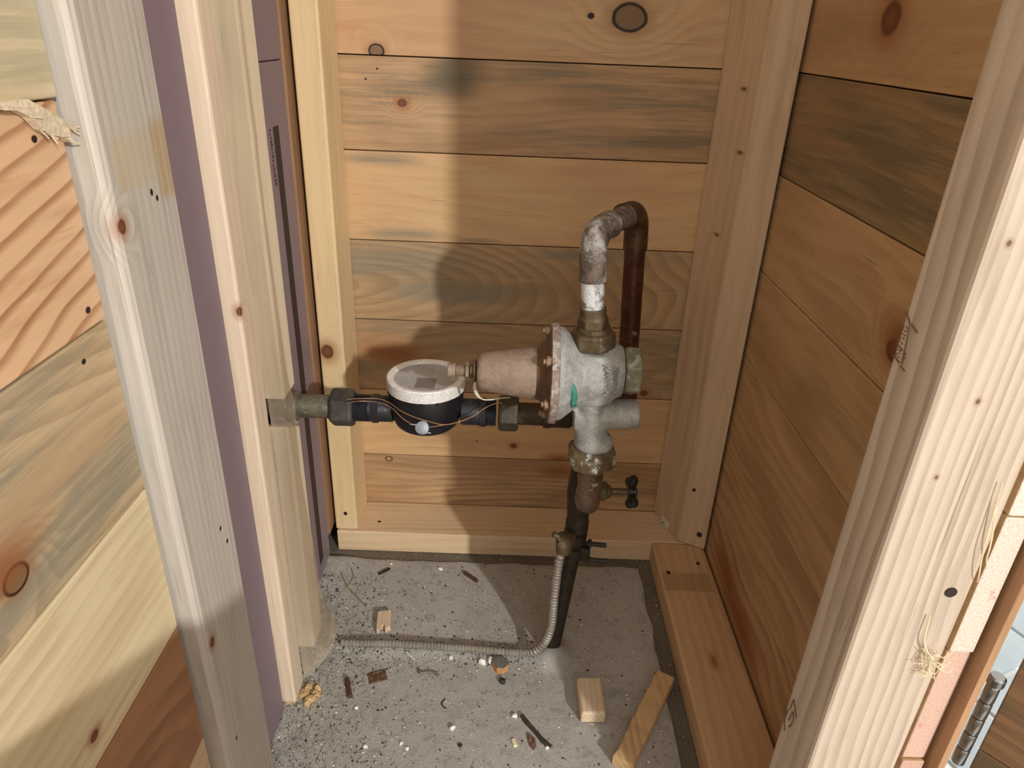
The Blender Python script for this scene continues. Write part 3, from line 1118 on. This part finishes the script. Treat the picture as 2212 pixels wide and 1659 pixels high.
obj('raised_letters', bm, M_castb, rg)

# ---------------------------------------------------------------- water meter
XM, ZM = -.10835, -.4697
wm = thing('water_meter', (XM, YR, -.4895), 'black water meter with a round white-rimmed dial, left of the regulator', 'water meter')
bm = NB()
a_lathe(bm, (XM, YR, -.4895), (0, 0, 1), [(0, .0300), (.0015, .0385), (.006, .0432), (.014, .0462), (.030, .0490), (.0540, .0508), (.0561, .0500)], 64)
for k in range(16):
    a = 2 * PI * k / 16
    t = NB()
    a_box(t, -.00088, .0033, -.00176, .00176, -.0011, .0033, .00033)
    merge(bm, t, Matrix.Translation((XM + .0495 * math.cos(a), YR + .0495 * math.sin(a), -.4356)) @ Matrix.Rotation(a, 4, 'Z'))
obj('body', bm, M_black, wm, smooth=True)
bm = NB()
d_ = 56
pr = [(0, .05082), (.00088, .05214), (.0154, .05258), (.01716, .05126), (.01738, .0484), (.01628, .044), (.0132, .04312), (.0132, .04235), (.0, .04235)]
o_ = Vector((XM, YR, -.4334))
rings = []
for t_, r_ in pr:
    rings.append([bm.verts.new(o_ + Vector((r_ * math.cos(2 * PI * k / d_), r_ * math.sin(2 * PI * k / d_), t_))) for k in range(d_)])
for a, b2 in zip(rings, rings[1:] + rings[:1]):
    for k in range(d_):
        bm.faces.new((a[k], a[(k + 1) % d_], b2[(k + 1) % d_], b2[k]))
obj('bezel', bm, M_bezel, wm, smooth=True, label='white dial rim')
dl = obj('dial', a_lathe(NB(), (XM, YR, -.4268), (0, 0, 1), [(0, .0429), (.00682, .0429), (.00726, .04246)], 56), M_dial, wm, label='dusty grey dial glass')
obj('grey_rectangle', a_prism(NB(), [(XM - .011, YR - .033), (XM + .0143, YR - .033), (XM + .0143, YR - .0044), (XM - .0099, YR - .0044)], -.4202, -.41866), M_greyrect, dl)  # flat grey rectangle set on the near half of the dial
# tails and union nuts
bm = NB()
pr = [(0, .0154)]
for k in range(9):
    pr += [(.0011 + k * .00242, .0176), (.00231 + k * .00242, .01892)]
pr += [(.02475, .01815), (.0528, .01815), (.055, .0165)]
a_lathe(bm, (-.2079, YR, ZM), (1, 0, 0), pr, 28)
a_lathe(bm, (-.1826, YR, ZM), (1, 0, 0), [(0, .01815), (.00055, .02002), (.0088, .02002), (.0099, .01815)], 8, .3)
obj('inlet_tail', bm, M_blackpipe, wm, smooth=True)
bm = NB()
pr = [(0, .0165), (.0011, .01815), (.0286, .01815)]
for k in range(8):
    pr += [(.0297 + k * .00242, .0176), (.03091 + k * .00242, .0187)]
a_lathe(bm, (-.0616, YR, ZM), (1, 0, 0), pr, 28)
a_lathe(bm, (-.0363, YR, ZM), (1, 0, 0), [(0, .01815), (.00055, .02002), (.0088, .02002), (.0099, .01815)], 8, .3)
obj('outlet_tail', bm, M_blackpipe, wm, smooth=True)
obj('union_nut', a_hex(NB(), (-.23815, YR, ZM), (1, 0, 0), .0319, .02728, .30), M_nutdark, wm)
obj('union_nut', a_hex(NB(), (-.01045, YR, ZM), (1, 0, 0), .0275, .02552, .10), metal('brown_union', '#4d4436', '#3d3527', 80, .3, .55), wm)

# supply pipe through the left wall
sp = thing('supply_pipe', (-.27, YR, ZM), 'greenish brass supply pipe coming through the left wall to the meter', 'pipe')
bm = NB()
a_tube(bm, [(-.3445, YR, ZM), (-.2882, YR, ZM)], .01485, 24)
obj('wall_length', bm, M_brass, sp, smooth=True)
bm = NB()
a_lathe(bm, (-.319, YR, ZM), (1, 0, 0), [(0, .01485), (.0011, .01738), (.0242, .01738), (.02552, .02002), (.033, .02068), (.0363, .01958), (.03795, .0165)], 24)
t = NB()
a_lump(t, Vector((-.2882, YR - .0066, ZM - .0209)), (.0066, .0055, .0055), random.Random(2), 2, .3)
merge(bm, t)
obj('coupling', bm, M_brass, sp, smooth=True)
obj('nipple', a_lathe(NB(), (-.28215, YR, ZM), (1, 0, 0), [(0, .01617), (.0022, .0165), (.0396, .01617), (.04378, .01617)], 28), M_brass, sp, smooth=True)

# seal wire, lead seal, cable tie
w1 = [(-.21175, .82665, -.44935), (-.1947, .8239, -.44418), (-.17952, .82555, -.44495), (-.16049, .8217, -.44594), (-.1474, .814, -.44869), (-.13541, .8052, -.45584), (-.12276, .80135, -.46255), (-.11231, .8008, -.4664)]
w2 = [(-.20955, .825, -.44231), (-.18909, .825, -.44077), (-.17006, .82555, -.44033), (-.15367, .8184, -.4411), (-.13662, .8041, -.44495), (-.11814, .7997, -.45144), (-.09713, .79915, -.45749), (-.07931, .80025, -.46145),
      (-.06149, .80355, -.45848), (-.044, .8118, -.45441), (-.0264, .8228, -.44583), (-.01155, .8272, -.4411), (-.0044, .8261, -.4411)]
w3 = [(-.10329, .7997, -.46673), (-.08822, .7997, -.46332), (-.07634, .80135, -.46134)]
sw = thing('seal_wire', (-.1078, .7997, -.473), 'thin twisted copper seal wire with a round lead seal across the meter', 'wire')
bm = NB()
for w in (w1, w2, w3):
    a_tube(bm, smooth_path(w, 5), .00068, 8)
obj('strand', bm, M_wire, sw, smooth=True)
bm = NB()
sdv = Vector((0, -.9, .42)).normalized()
a_lathe(bm, Vector((-.10791, .80025, -.46695)) , sdv, [(0, .0077), (.00088, .00902), (.0033, .00902), (.0044, .00748)], 26, squash=lambda a, t: 1 + .03 * math.sin(3 * a + 1))
a_tube(bm, [(-.1144, .79915, -.462), (-.1232, .79805, -.46145)], .00066, 6)
a_tube(bm, [(-.1023, .79805, -.473), (-.0968, .79805, -.47355)], .00099, 6)
obj('lead_seal', bm, M_lead, sw, smooth=True, label='round grey lead seal')
ti = [(-.03883, .7832, -.385), (-.03982, .7832, -.39732), (-.03641, .7832, -.40733), (-.0297, .7832, -.41305), (-.01958, .7854, -.41448), (-.00539, .792, -.41492), (.0044, .8085, -.4224)]
obj('cable_tie', a_tube(NB(), smooth_path(ti, 5), lambda i: .00077 + .00154 * math.sin(min(1, i / 14) * PI) if i < 14 else .00088, 8), M_white, smooth=True,
    label='small white plastic tie loop hanging below the spring housing', cat='cable tie')

# ---------------------------------------------------------------- shut-off valve, riser from the floor
YV = 0.787
vl = thing('shutoff_valve', (.103, YV, -.61), 'brass shut-off valve under the regulator with a black handle', 'valve')
bm = NB()
cA, cB, cC = Vector((.1065, YF, -.473)), Vector((.1085, YF, -.540)), Vector((.1065, YV, -.540))
e = [cA] + bend(cA, cB, cC, .023, 10) + [Vector((.1065, YV - .018, -.540))]
a_tube(bm, e, .0150, 24)
for zc in (-.482, -.492, -.514):
    a_lathe(bm, (.1070, YF, zc), (0, 0, 1), [(0, .0150), (.0008, .0163), (.0032, .0163), (.0042, .0150)], 24)
obj('copper_elbow', bm, metal('pinkish_copper', '#75604f', '#63503f', 60, .4, .35, patch=('#b7b9b4', 30, .60, .06), bump=.15), vl, smooth=True, label='pinkish copper elbow with solder bands')
bm = NB()
a_lathe(bm, (.1030, YV, -.611), (.0, 0, 1), [(0, .0133), (.001, .0158), (.015, .0158), (.019, .0144), (.038, .0160), (.062, .0176), (.085, .0160), (.100, .0144), (.107, .0155), (.120, .0155), (.121, .0128)], 28)
a_lathe(bm, (.1060, YV - .002, -.540), (0, -1, 0), [(0, .0144), (.008, .0160), (.021, .0160), (.0216, .0150)], 24)
obj('body', bm, M_iron, vl, smooth=True)
bm = NB()
a_lathe(bm, (.1150, YV, -.547), (1, 0, 0), [(0, .0144), (.011, .0134), (.0115, .0123)], 24)
a_hex(bm, (.1250, YV, -.547), (1, 0, 0), .0134, .0137, .3)
a_lathe(bm, (.1378, YV, -.547), (1, 0, 0), [(0, .0102), (.0043, .0091), (.0060, .0064)], 20)
obj('bonnet', bm, M_bronze, vl, smooth=True)
obj('stem', a_tube(NB(), [(.141, YV, -.547), (.1775, YV, -.547)], .0045, 14), M_bronze, vl, smooth=True)
bm = NB()
a_lathe(bm, (.1665, YV, -.547), (1, 0, 0), [(0, .0064), (.0006, .0086), (.0102, .0086), (.0123, .0053)], 20)
for k in range(4):
    a = PI / 2 * k + .12
    p = Vector((.1718, YV + .0176 * math.cos(a), -.547 + .0176 * math.sin(a)))
    a_lathe(bm, (.1718, YV, -.547), p - Vector((.1718, YV, -.547)), [(.0043, .0051), (.0107, .0043), (.015, .0060), (.0208, .0066), (.0251, .0051), (.0262, .0021)], 14)
obj('handle', bm, plain('black_handle', '#1b1a1d', .4, 0, .2, 90, .1), vl, smooth=True, label='black four-lobed handle')

fp = thing('floor_pipe', (.081, .778, FZ), 'brown pipe leaning up out of the concrete to the shut-off valve', 'pipe')
pa, pb = Vector((.0800, .780, FZ - .003)), Vector((.1030, YV, -.613))
obj('pipe', a_tube(NB(), [pa, pa.lerp(pb, .5), pb], .0125, 24), M_iron, fp, smooth=True)
cdv = (pb - pa).normalized()
bm = NB()
a_lathe(bm, pb - cdv * .017, cdv, [(0, .0125), (.001, .0158), (.015, .0158), (.016, .0135)], 24)
obj('coupling', bm, M_iron, fp, smooth=True)

# ground clamp and armoured cable
pc = pa.lerp(pb, .868)
gc = thing('ground_clamp', pc, 'rusty two-bolt ground clamp gripping the floor pipe below the valve', 'clamp')
bm = NB()
a_lathe(bm, pc - cdv * .013, cdv, [(0, .0130), (.0008, .0163), (.0090, .0174), (.0180, .0163), (.0188, .0130)], 24)
t = NB()
a_box(t, -.021, .021, -.0080, -.0016, -.011, .011, .0015)
a_box(t, -.021, .021, .0016, .0080, -.011, .011, .0015)
merge(bm, t, Matrix.Translation(pc) @ Matrix.Rotation(-.25, 4, 'Z') @ Matrix.Translation((.003, 0, -.003)))
obj('jaw', bm, M_iron, gc, smooth=True)
for dz_, ln in ((.0125, .028), (-.0155, .032)):
    c = pc + Vector((.017, -.005, dz_))
    bm = a_tube(NB(), [c, c + Vector((ln, -.002, -.001))], .0034, 12)
    a_hex(bm, c + Vector((.003, 0, 0)), (1, 0, 0), .0048, .0066, .3)
    obj('bolt', bm, M_iron, gc)
bm = NB()
cb = Vector((.0855, .7620, -.6165))
a_lathe(bm, cb + Vector((0, 0, -.014)), (0, 0, 1), [(0, .0091), (.001, .0112), (.019, .0123), (.0256, .0112), (.0277, .0080)], 20)
a_lathe(bm, cb + Vector((-.004, -.0085, .004)), (-.2, -1, .3), [(0, .0064), (.0043, .0060), (.0053, .0043)], 14)
a_lathe(bm, cb + Vector((-.0095, .0, .0105)), (-1, 0, .6), [(0, .0043), (.0075, .0043), (.0085, .0032)], 12)
a_box(bm, cb.x, pc.x, cb.y + .004, pc.y, cb.z - .0064, cb.z + .0085, .001)
obj('cable_boss', bm, M_bronze, gc, smooth=True)

cp = [(.0825, .7610, -.6305), (.0800, .7600, -.645), (.0785, .7610, -.674), (.0775, .7625, -.718), (.0772, .7635, -.764), (.0712, .7640, -.7970), (.0588, .7655, -.8190), (.0458, .7690, -.8290), (.0181, .7690, -.8300),
      (-.0166, .7725, -.8305), (-.0653, .7750, -.8305), (-.1212, .7780, -.8310), (-.1632, .7800, -.8320), (-.2048, .7790, -.8330), (-.235, .7800, -.834)]
sm = smooth_path(cp, 8)
dense = []
for a, b2 in zip(sm, sm[1:]):
    n = max(1, int((b2 - a).length / .0012))
    for k in range(n):
        dense.append(a.lerp(b2, k / n))
dense.append(sm[-1])
half = next(i for i, p in enumerate(dense) if p.x < .048)
cb_ = thing('armoured_cable', (.06, .765, FZ), 'ribbed flexible metal conduit curving from the ground clamp along the dusty floor', 'cable')
obj('clean_length', a_tube(NB(), dense[:half + 1], lambda i: .0056 + (.0010 if (i % 4) < 2 else -.0002), 12), M_flex, cb_, smooth=True)
obj('dusty_length', a_tube(NB(), dense[half:], lambda i: .0052 + (.0008 if (i % 4) < 2 else -.0002), 12), M_flexdust, cb_, smooth=True, label='dust-covered length on the floor')

# ---------------------------------------------------------------- small things on the floor and studs
def fz(x, y):
    return FZ + fh(x, y)


def oriented(x, y, ang, dims, z=None, bev=.001, tilt=0.0):
    bm = NB()
    t = NB()
    a_box(t, -dims[0] / 2, dims[0] / 2, -dims[1] / 2, dims[1] / 2, 0, dims[2], bev)
    merge(bm, t, Matrix.Translation((x, y, fz(x, y) - .0004 if z is None else z)) @ Matrix.Rotation(ang, 4, 'Z') @ Matrix.Rotation(tilt, 4, 'Y'))
    return bm


m = wood('offcut', '#dcc49c', '#bf9f70', K=140, amp=.3, contrast=.5, swz='y')
bm = NB()
t = NB()
a_box(t, -.017, .017, -.030, .030, 0, .020, .003)
merge(bm, t, Matrix.Translation((.1325, .690, FZ + .0005)) @ Matrix.Rotation(.03, 4, 'Z'))
obj('wood_offcut', bm, m, label='short pale wood offcut block half in shadow on the concrete', cat='wood offcut')
m = wood('stick', '#cfa76c', '#a87c43', K=90, amp=.5, contrast=.6, swz='y')
bm = NB()
L_ = .158
t = NB()
n = 14
vs = []
rs = random.Random(9)
for k in range(n + 1):
    yy = -L_ / 2 + L_ * k / n
    w0 = -.0135 + rs.uniform(-.0012, .0012) + (-.001 if k == 0 else 0)
    w1 = .0135 + rs.uniform(-.0006, .0006)
    h = .020 + rs.uniform(-.0006, .0006)
    vs.append([t.verts.new((w0, yy, 0)), t.verts.new((w1, yy, 0)), t.verts.new((w1, yy, h)), t.verts.new((w0, yy, h))])
for a, b2 in zip(vs, vs[1:]):
    for k in range(4):
        t.faces.new((a[k], a[(k + 1) % 4], b2[(k + 1) % 4], b2[k]))
t.faces.new(vs[0])
t.faces.new(vs[-1])
bmesh.ops.bevel(t, geom=[e for e in t.edges if abs((e.verts[0].co - e.verts[1].co).normalized().y) > .9], offset=.0012, segments=2, affect='EDGES')
merge(bm, t, Matrix.Translation((.2045, .662, FZ - .0005)) @ Matrix.Rotation(-math.atan2(.077, .135), 4, 'Z'))
obj('wood_strip', bm, m, label='long narrow rough-edged wood strip lying by the right plate', cat='wood strip')
m = wood('chip', '#dcc39d', '#bf9f70', K=140, amp=.3, contrast=.4, swz='y')
ch = thing('wood_chip', (-.181, .822, FZ), 'small pale wood chip with a notched end in front of the back plate', 'wood chip')
bm = NB()
a_prism(bm, [(-.191, .842), (-.170, .846), (-.166, .812), (-.1735, .806), (-.1745, .815), (-.181, .816), (-.182, .804), (-.1865, .804)], FZ + .001, FZ + .011, .0008)
obj('chip', bm, m, ch)
m2 = plain('orange_wood', '#c39a66', .7)
obj('wood_crumb', oriented(-.283, .776, .2, (.010, .012, .006), z=fz(-.283, .776) - .0005), m2, label='tiny tan wood crumb beside the foot of the left studs', cat='wood chip')

M_foamw = plain('white_foam', '#f1f0ea', .8, 0, .06, 200, .3)
rb = random.Random(31)


def bits(name, label, cat, items, m, group=None):
    for (x, y, s, f) in items:
        bm = NB()
        s *= .85
        a_lump(bm, Vector((x, y, fz(x, y) + s * f * .75)), (s, s * rb.uniform(.7, 1), s * f), rb, 2, .55)
        obj(name, bm, m, smooth=True, label=label, cat=cat, group=group)


bits('foam_crumb', 'larger of two white foam crumbs touching the grey rock chip', 'foam crumb', [(-.021, .754, .0065, .8)], M_foamw)
bits('foam_crumb', 'smaller of two white foam crumbs touching the grey rock chip', 'foam crumb', [(-.010, .759, .0055, .8)], M_foamw)
bits('foam_crumb', 'lone round white foam crumb in the middle of the bright floor', 'foam crumb', [(-.056, .644, .0052, .8)], M_foamw)
bits('foam_crumb', 'white foam crumb at the end of the dark twig', 'foam crumb', [(.027, .667, .0052, .6)], M_foamw)
bits('foam_crumb', 'white foam crumb close to the back plate', 'foam crumb', [(-.104, .956, .0050, .6)], M_foamw)
for lab, it in (('tiny white foam crumb nearest the foot of the grey-white stud', (-.166, .613, .004, .6)),
                ('left of two tiny white foam crumbs side by side on the near floor', (-.121, .619, .0032, .7)),
                ('right of two tiny white foam crumbs side by side on the near floor', (-.112, .612, .003, .7)),
                ('tiny white foam crumb just in front of the upright bark strip', (-.19, .671, .003, .6)),
                ('tiny white foam crumb lying against the dusty conduit', (-.068, .762, .0036, .6)),
                ('tiny white foam crumb near the pale wood offcut block', (.07, .62, .003, .6)),
                ('tiny white foam crumb beside the black screw', (-.19, .965, .003, .6))):
    bits('foam_crumb', lab, 'foam crumb', [it], M_foamw, 'tiny white foam crumbs on the floor')
rk = thing('rock_chip', (.005, .748, FZ), 'angular grey and orange stone chip in front of the conduit', 'stone')
bm = NB()
a_prism(bm, [(-.008, .752), (.000, .738), (.010, .737), (.018, .745), (.014, .757), (.002, .760)], fz(.005, .748) - .001, fz(.005, .748) + .010, .0012, 0, (.001, .002))
bmesh.ops.recalc_face_normals(bm, faces=bm.faces)
for f in bm.faces:
    if f.normal.z < .5:
        f.material_index = 1
obj('chip', bm, [plain('grey_stone', '#6c6963', .8, 0, .25, 200, .3), plain('orange_stone', '#b98a5a', .8, 0, .25, 200, .3)], rk)
bits('pebble', 'round black pebble just in front of the grey and orange stone chip', 'pebble', [(.009, .723, .0062, .7)], plain('black_pebble', '#2b2723', .7, 0, .3, 300, .3))
bits('pebble', 'small black crumb on the near floor left of the dark twig', 'pebble', [(-.044, .619, .0035, .6)], plain('black_crumb', '#26221f', .7))


def rod(name, label, cat, pts, r, m, seg=8):
    P = smooth_path([Vector((x, y, fz(x, y) + r * .8)) for x, y in pts], 4)
    n = len(P)
    rr = random.Random(len(label))
    js = [rr.uniform(.8, 1.2) for _ in range(n)]
    return obj(name, a_tube(NB(), P, lambda i: r * js[i], seg), m, smooth=True, label=label, cat=cat)


M_rust = metal('rusty_brown', '#5e3d2e', '#48302a', 200, .0, .8, bump=.5)
M_twig = metal('dark_twig', '#4a4038', '#332c27', 200, .0, .85, bump=.6)
M_tan = plain('straw', '#8f7d58', .8)
rod('screw', 'small black screw lying near the back plate', 'screw', [(-.207, .937), (-.199, .944), (-.190, .952)], .0022, plain('black_screw', '#23201e', .5, .3))
rod('bark_strip', 'short brown bark strip near the edge of the light by the back plate', 'twig', [(-.062, .948), (-.050, .938), (-.038, .927)], .0032, M_rust)
rod('bark_strip', 'upright brown bark strip beside the foot of the left studs', 'twig', [(-.213, .718), (-.208, .704), (-.202, .687)], .0036, M_rust)
rod('twig', 'dark forked twig near the wood offcut', 'twig', [(.037, .667), (.045, .655), (.053, .645), (.060, .636), (.064, .630), (.075, .621)], .0030, M_twig)
rod('wood_sliver', 'thin white sliver pointing away from the conduit', 'sliver', [(-.135, .769), (-.129, .763), (-.123, .757)], .0014, plain('white_sliver', '#d8d4c8', .7))
rod('straw_stalk', 'long brown stalk on the floor near the left studs', 'stalk', [(-.270, .934), (-.254, .905), (-.238, .888), (-.214, .862)], .0013, M_tan)
rod('straw_stalk', 'short curved stalk crossing the long brown stalk', 'stalk', [(-.256, .948), (-.248, .930), (-.250, .914), (-.254, .905)], .0009, M_tan)
rod('curled_shaving', 'curled grey shaving with white ends on the bright floor', 'shaving', [(-.113, .740), (-.110, .733), (-.098, .735), (-.088, .733), (-.083, .728)], .0022, plain('grey_shaving', '#7d776e', .8, 0, .5, 300, .3))
obj('rust_flake', oriented(-.171, .725, .35, (.026, .020, .0016)), metal('rust_flake', '#7a5a42', '#4b3424', 220, .0, .85, bump=.9),
    label='square flaky piece of rust on the bright floor', cat='flake')
obj('bark_chip', a_prism(NB(), [(.044, .636), (.047, .640), (.0545, .632), (.056, .620), (.052, .616), (.047, .622)], fz(.05, .63) - .0005, fz(.05, .63) + .003, .0006),
    metal('bark_chip', '#8a6f5c', '#5b3f30', 150, 0, .85, bump=.6), label='pointed brown bark chip in front of the dark twig', cat='chip')
obj('cream_chip', oriented(.027, .626, .3, (.006, .012, .003)), plain('cream_chip', '#e3dbb8', .7), label='small cream chip left of the pointed bark chip', cat='chip')
rod('hook_wire', 'tiny curved black wire on the bright floor', 'wire', [(-.070, .690), (-.074, .684), (-.072, .678), (-.067, .676)], .0009, plain('black_wire', '#26231f', .6))

# foam scrap frayed at the foot of the slim stud
rf2 = random.Random(44)
bm = NB()
for k in range(16):
    x, y = -.268 + rf2.uniform(-.016, .026), .683 + rf2.uniform(-.014, .018)
    a_lump(bm, Vector((x, y, fz(x, y) + .003)), (rf2.uniform(.004, .008),) * 2 + (rf2.uniform(.002, .006),), rf2, 2, .5)
for k in range(30):
    x, y = -.268 + rf2.uniform(-.014, .026), .683 + rf2.uniform(-.014, .018)
    a = rf2.uniform(0, 6.28)
    p = Vector((x, y, fz(x, y) + .004))
    a_tube(bm, [p, p + Vector((.008 * math.cos(a), .008 * math.sin(a), rf2.uniform(.001, .006)))], .0006, 5)
obj('sawdust_clump', bm, plain('sawdust', '#c9ad7b', .9, 0, .25, 200, .4), smooth=True, label='frayed yellow sawdust clump at the foot of the slim pinkish stud', cat='sawdust', kind='stuff')

# grit and lint on the floor
def grit(name, label, n, seed, s0, s1, m, left=0.5):
    r = random.Random(seed)
    vs, fs = [], []
    while n > 0:
        u = r.random()
        if u < left:
            x = -.335 + abs(r.gauss(0, .085)) + .03
            y = r.uniform(.50, .93)
        elif u < left + .2:
            x = r.uniform(-.28, .06)
            y = .777 + r.gauss(0, .018)
        else:
            x, y = r.uniform(-.30, .24), r.uniform(.50, .975)
        if not (-.33 < x < .24):
            continue
        s = r.uniform(s0, s1)
        z = fz(x, y)
        b0 = len(vs)
        a = r.uniform(0, 6.28)
        el = r.uniform(.5, 1.6)
        for k in range(4):
            vs.append((x + s * el * math.cos(a + k * PI / 2) * (1 if k % 2 else .7), y + s * math.sin(a + k * PI / 2), z - .0003))
        vs.append((x + s * .2, y, z + s * r.uniform(.5, 1.0)))
        for k in range(4):
            fs.append((b0 + k, b0 + (k + 1) % 4, b0 + 4))
        n -= 1
    me = bpy.data.meshes.new(name)
    me.from_pydata(vs, [], fs)
    me.materials.append(m)
    o = bpy.data.objects.new(name, me)
    COL.objects.link(o)
    return tag(o, label, 'grit', None, 'stuff')


grit('grey_grit', 'fine grey grit scattered over the concrete floor', 2600, 1, .0008, .0024, plain('grey_grit', '#7b776c', .9, 0, .3, 400, 0))
grit('dark_grit', 'dark crumbs scattered over the concrete floor', 900, 2, .0007, .0026, plain('dark_grit', '#3a342c', .9, 0, .3, 400, 0))
grit('white_grit', 'white specks scattered over the concrete floor', 520, 3, .0007, .0021, plain('white_grit', '#e2dfd4', .9, 0, .1, 400, 0))
rh = random.Random(77)
bm = NB()
for k in range(420):
    x = -.33 + abs(rh.gauss(0, .055)) + .03
    y = rh.uniform(.52, .86)
    a = rh.uniform(0, 6.28)
    l = rh.uniform(.006, .022)
    z = fz(x, y) + .0008
    p = Vector((x, y, z))
    q = p + Vector((math.cos(a) * l, math.sin(a) * l, rh.uniform(0, .005)))
    c = (p + q) / 2 + Vector((rh.uniform(-.003, .003), rh.uniform(-.003, .003), rh.uniform(0, .004)))
    a_tube(bm, [p, c, q], .00026, 4, cap=False)
obj('lint', bm, plain('grey_lint', '#a8a49a', .95, 0, .2, 100, 0), smooth=True, label='grey lint and cobweb fibres along the foot of the left studs', cat='lint', kind='stuff')

# white square cable clip on the corner stud, stray fibres on the bright stud
cl = thing('cable_clip', (.295, 1.053, -.80), 'small white square plastic clip on the side of the back right stud', 'clip')
bm = NB()
t = NB()
a_box(t, -.0125, .0125, 0, .003, -.0075, .0075, .001)
nrm = Vector((-.0875, -.0295, 0)).normalized()
ang = math.atan2(nrm.x, -nrm.y)
ctr = Vector((.2985, 1.0505, -.7935))
Rm = Matrix.Translation(ctr + nrm * .0032) @ Matrix.Rotation(-PI / 2 + math.radians(18), 4, 'Z')
merge(bm, t, Rm)
obj('base', bm, M_white, cl)
bm = NB()
a_lathe(bm, ctr + nrm * .0062, -nrm, [(0, .0016), (.001, .0016)], 12)
obj('nail_head', bm, plain('nail_head', '#6d6a64', .5, .5), cl)

M_fib = plain('wood_fibre', '#e9d8b6', .8)


def fibres(pts, n, spread, length, seed):
    r = random.Random(seed)
    bm = NB()
    for k in range(n):
        p = Vector(r.choice(pts)) + Vector((r.uniform(-spread, spread), -.0012, r.uniform(-spread, spread)))
        a = r.uniform(0, 6.28)
        q = p + Vector((math.cos(a) * length * r.uniform(.4, 1), -r.uniform(0, .004), math.sin(a) * length * r.uniform(.4, 1)))
        c = (p + q) / 2 + Vector((0, -.003, r.uniform(-.003, .003)))
        a_tube(bm, smooth_path([p, c, q], 3), .00028, 4)
    return bm


fb = obj('loose_fibres', fibres([(.336, .4015, -.425), (.339, .4015, -.432), (.332, .4015, -.418)], 46, .006, .012, 6), M_fib, fs, smooth=True)
bm = NB()
a_tube(bm, smooth_path([(.336, .4005, -.275), (.341, .399, -.300), (.344, .3995, -.315), (.347, .402, -.325), (.352, .405, -.335)], 5), .0006, 5)
a_tube(bm, smooth_path([(.335, .4005, -.26), (.339, .399, -.31), (.345, .4, -.34), (.350, .405, -.35)], 5), .0005, 5)
a_tube(bm, smooth_path([(.322, .4005, -.38), (.3235, .399, -.402), (.329, .3995, -.414), (.337, .3995, -.424)], 5), .0007, 5)
obj('loose_strand', bm, M_fib, fs, smooth=True)
# drilled hole in the bright stud
bm = NB()
a_lathe(bm, (.3325, .4033, -.359), (0, -1, 0), [(0, .0044), (.0006, .0044)], 18)
obj('drill_hole', bm, M_dark, fs)
# ink marks on the shaded side of the bright stud
M_stamp = plain('brown_ink', '#5f4832', .8, 0, .2, 200, 0)
SN = Vector((-.987, -.16, 0))


def side_pt(y, z):
    t = (y - .402) / .046
    k = (z - PZ) / (HI - PZ) * .004
    return Vector((.2700 - .0075 * t + k - .0005, y, z))


bm = NB()


def dash(y0, z0, y1, z1, w):
    a, b2 = side_pt(y0, z0), side_pt(y1, z1)
    a_tube(bm, [a, b2], w, 4)


for (y0, z0, y1, z1, w) in [(.447, -.158, .4405, -.164, .0007), (.439, -.164, .432, -.167, .0006), (.4405, -.164, .4365, -.192, .0003), (.4475, -.181, .440, -.183, .0006),
                            (.447, -.1895, .4395, -.192, .0007), (.4375, -.1935, .4325, -.195, .0005)]:
    dash(y0, z0, y1, z1, w)
rl = random.Random(8)
for k in range(5):
    z = -.167 - k * .0028
    for q in range(2):
        y = .4462 - q * .0032
        dash(y, z - rl.uniform(0, .0008), y - .0018, z - rl.uniform(-.0004, .0016), .0004)
for k in range(3):
    z = -.1845 - k * .0020
    for y in (.4455, .4425, .4372):
        dash(y, z, y - .0016, z - rl.uniform(-.0006, .0010), .0004)
obj('ink_stamp', bm, M_stamp, fs)
bm = NB()
for (y0, z0, y1, z1, w) in [(.4405, -.521, .4415, -.535, .0005), (.440, -.521, .431, -.533, .0006), (.4432, -.537, .4445, -.552, .0005), (.4445, -.552, .440, -.561, .0005),
                            (.4460, -.541, .4466, -.549, .0004), (.4375, -.533, .4390, -.546, .0005), (.437, -.532, .4335, -.538, .0004), (.4335, -.538, .4345, -.547, .0004), (.4345, -.547, .4365, -.551, .0006)]:
    dash(y0, z0, y1, z1, w)
obj('ink_stamp', bm, M_stamp, fs)

# torn splinter hanging from the top plank at the far left
sp2 = NB()
rs = random.Random(3)
flap = [(.352, -.0405), (.366, -.0440), (.376, -.0450), (.384, -.0490), (.391, -.0560), (.399, -.0600), (.408, -.0615), (.4150, -.0655), (.4172, -.0640), (.4172, -.0575), (.412, -.0540),
        (.405, -.0490), (.396, -.0455), (.386, -.0405)]
lo = [sp2.verts.new((-.2535, y, z)) for y, z in flap]
hi = [sp2.verts.new((-.2492 + rs.uniform(-.0010, .0010), y, z)) for y, z in flap]
sp2.faces.new(lo)
sp2.faces.new(hi[::-1])
for k in range(len(flap)):
    sp2.faces.new((lo[k], lo[(k + 1) % len(flap)], hi[(k + 1) % len(flap)], hi[k]))
for k in range(16):
    y, z = flap[rs.randrange(3, 11)]
    p = Vector((-.2500, y, z))
    a_tube(sp2, [p, p + Vector((rs.uniform(.001, .003), rs.uniform(-.001, .007), rs.uniform(-.005, .001)))], .0004, 4)
obj('torn_splinter', sp2, plain('torn_wood', '#d6c6aa', .85, 0, .25, 300, .8), wl)
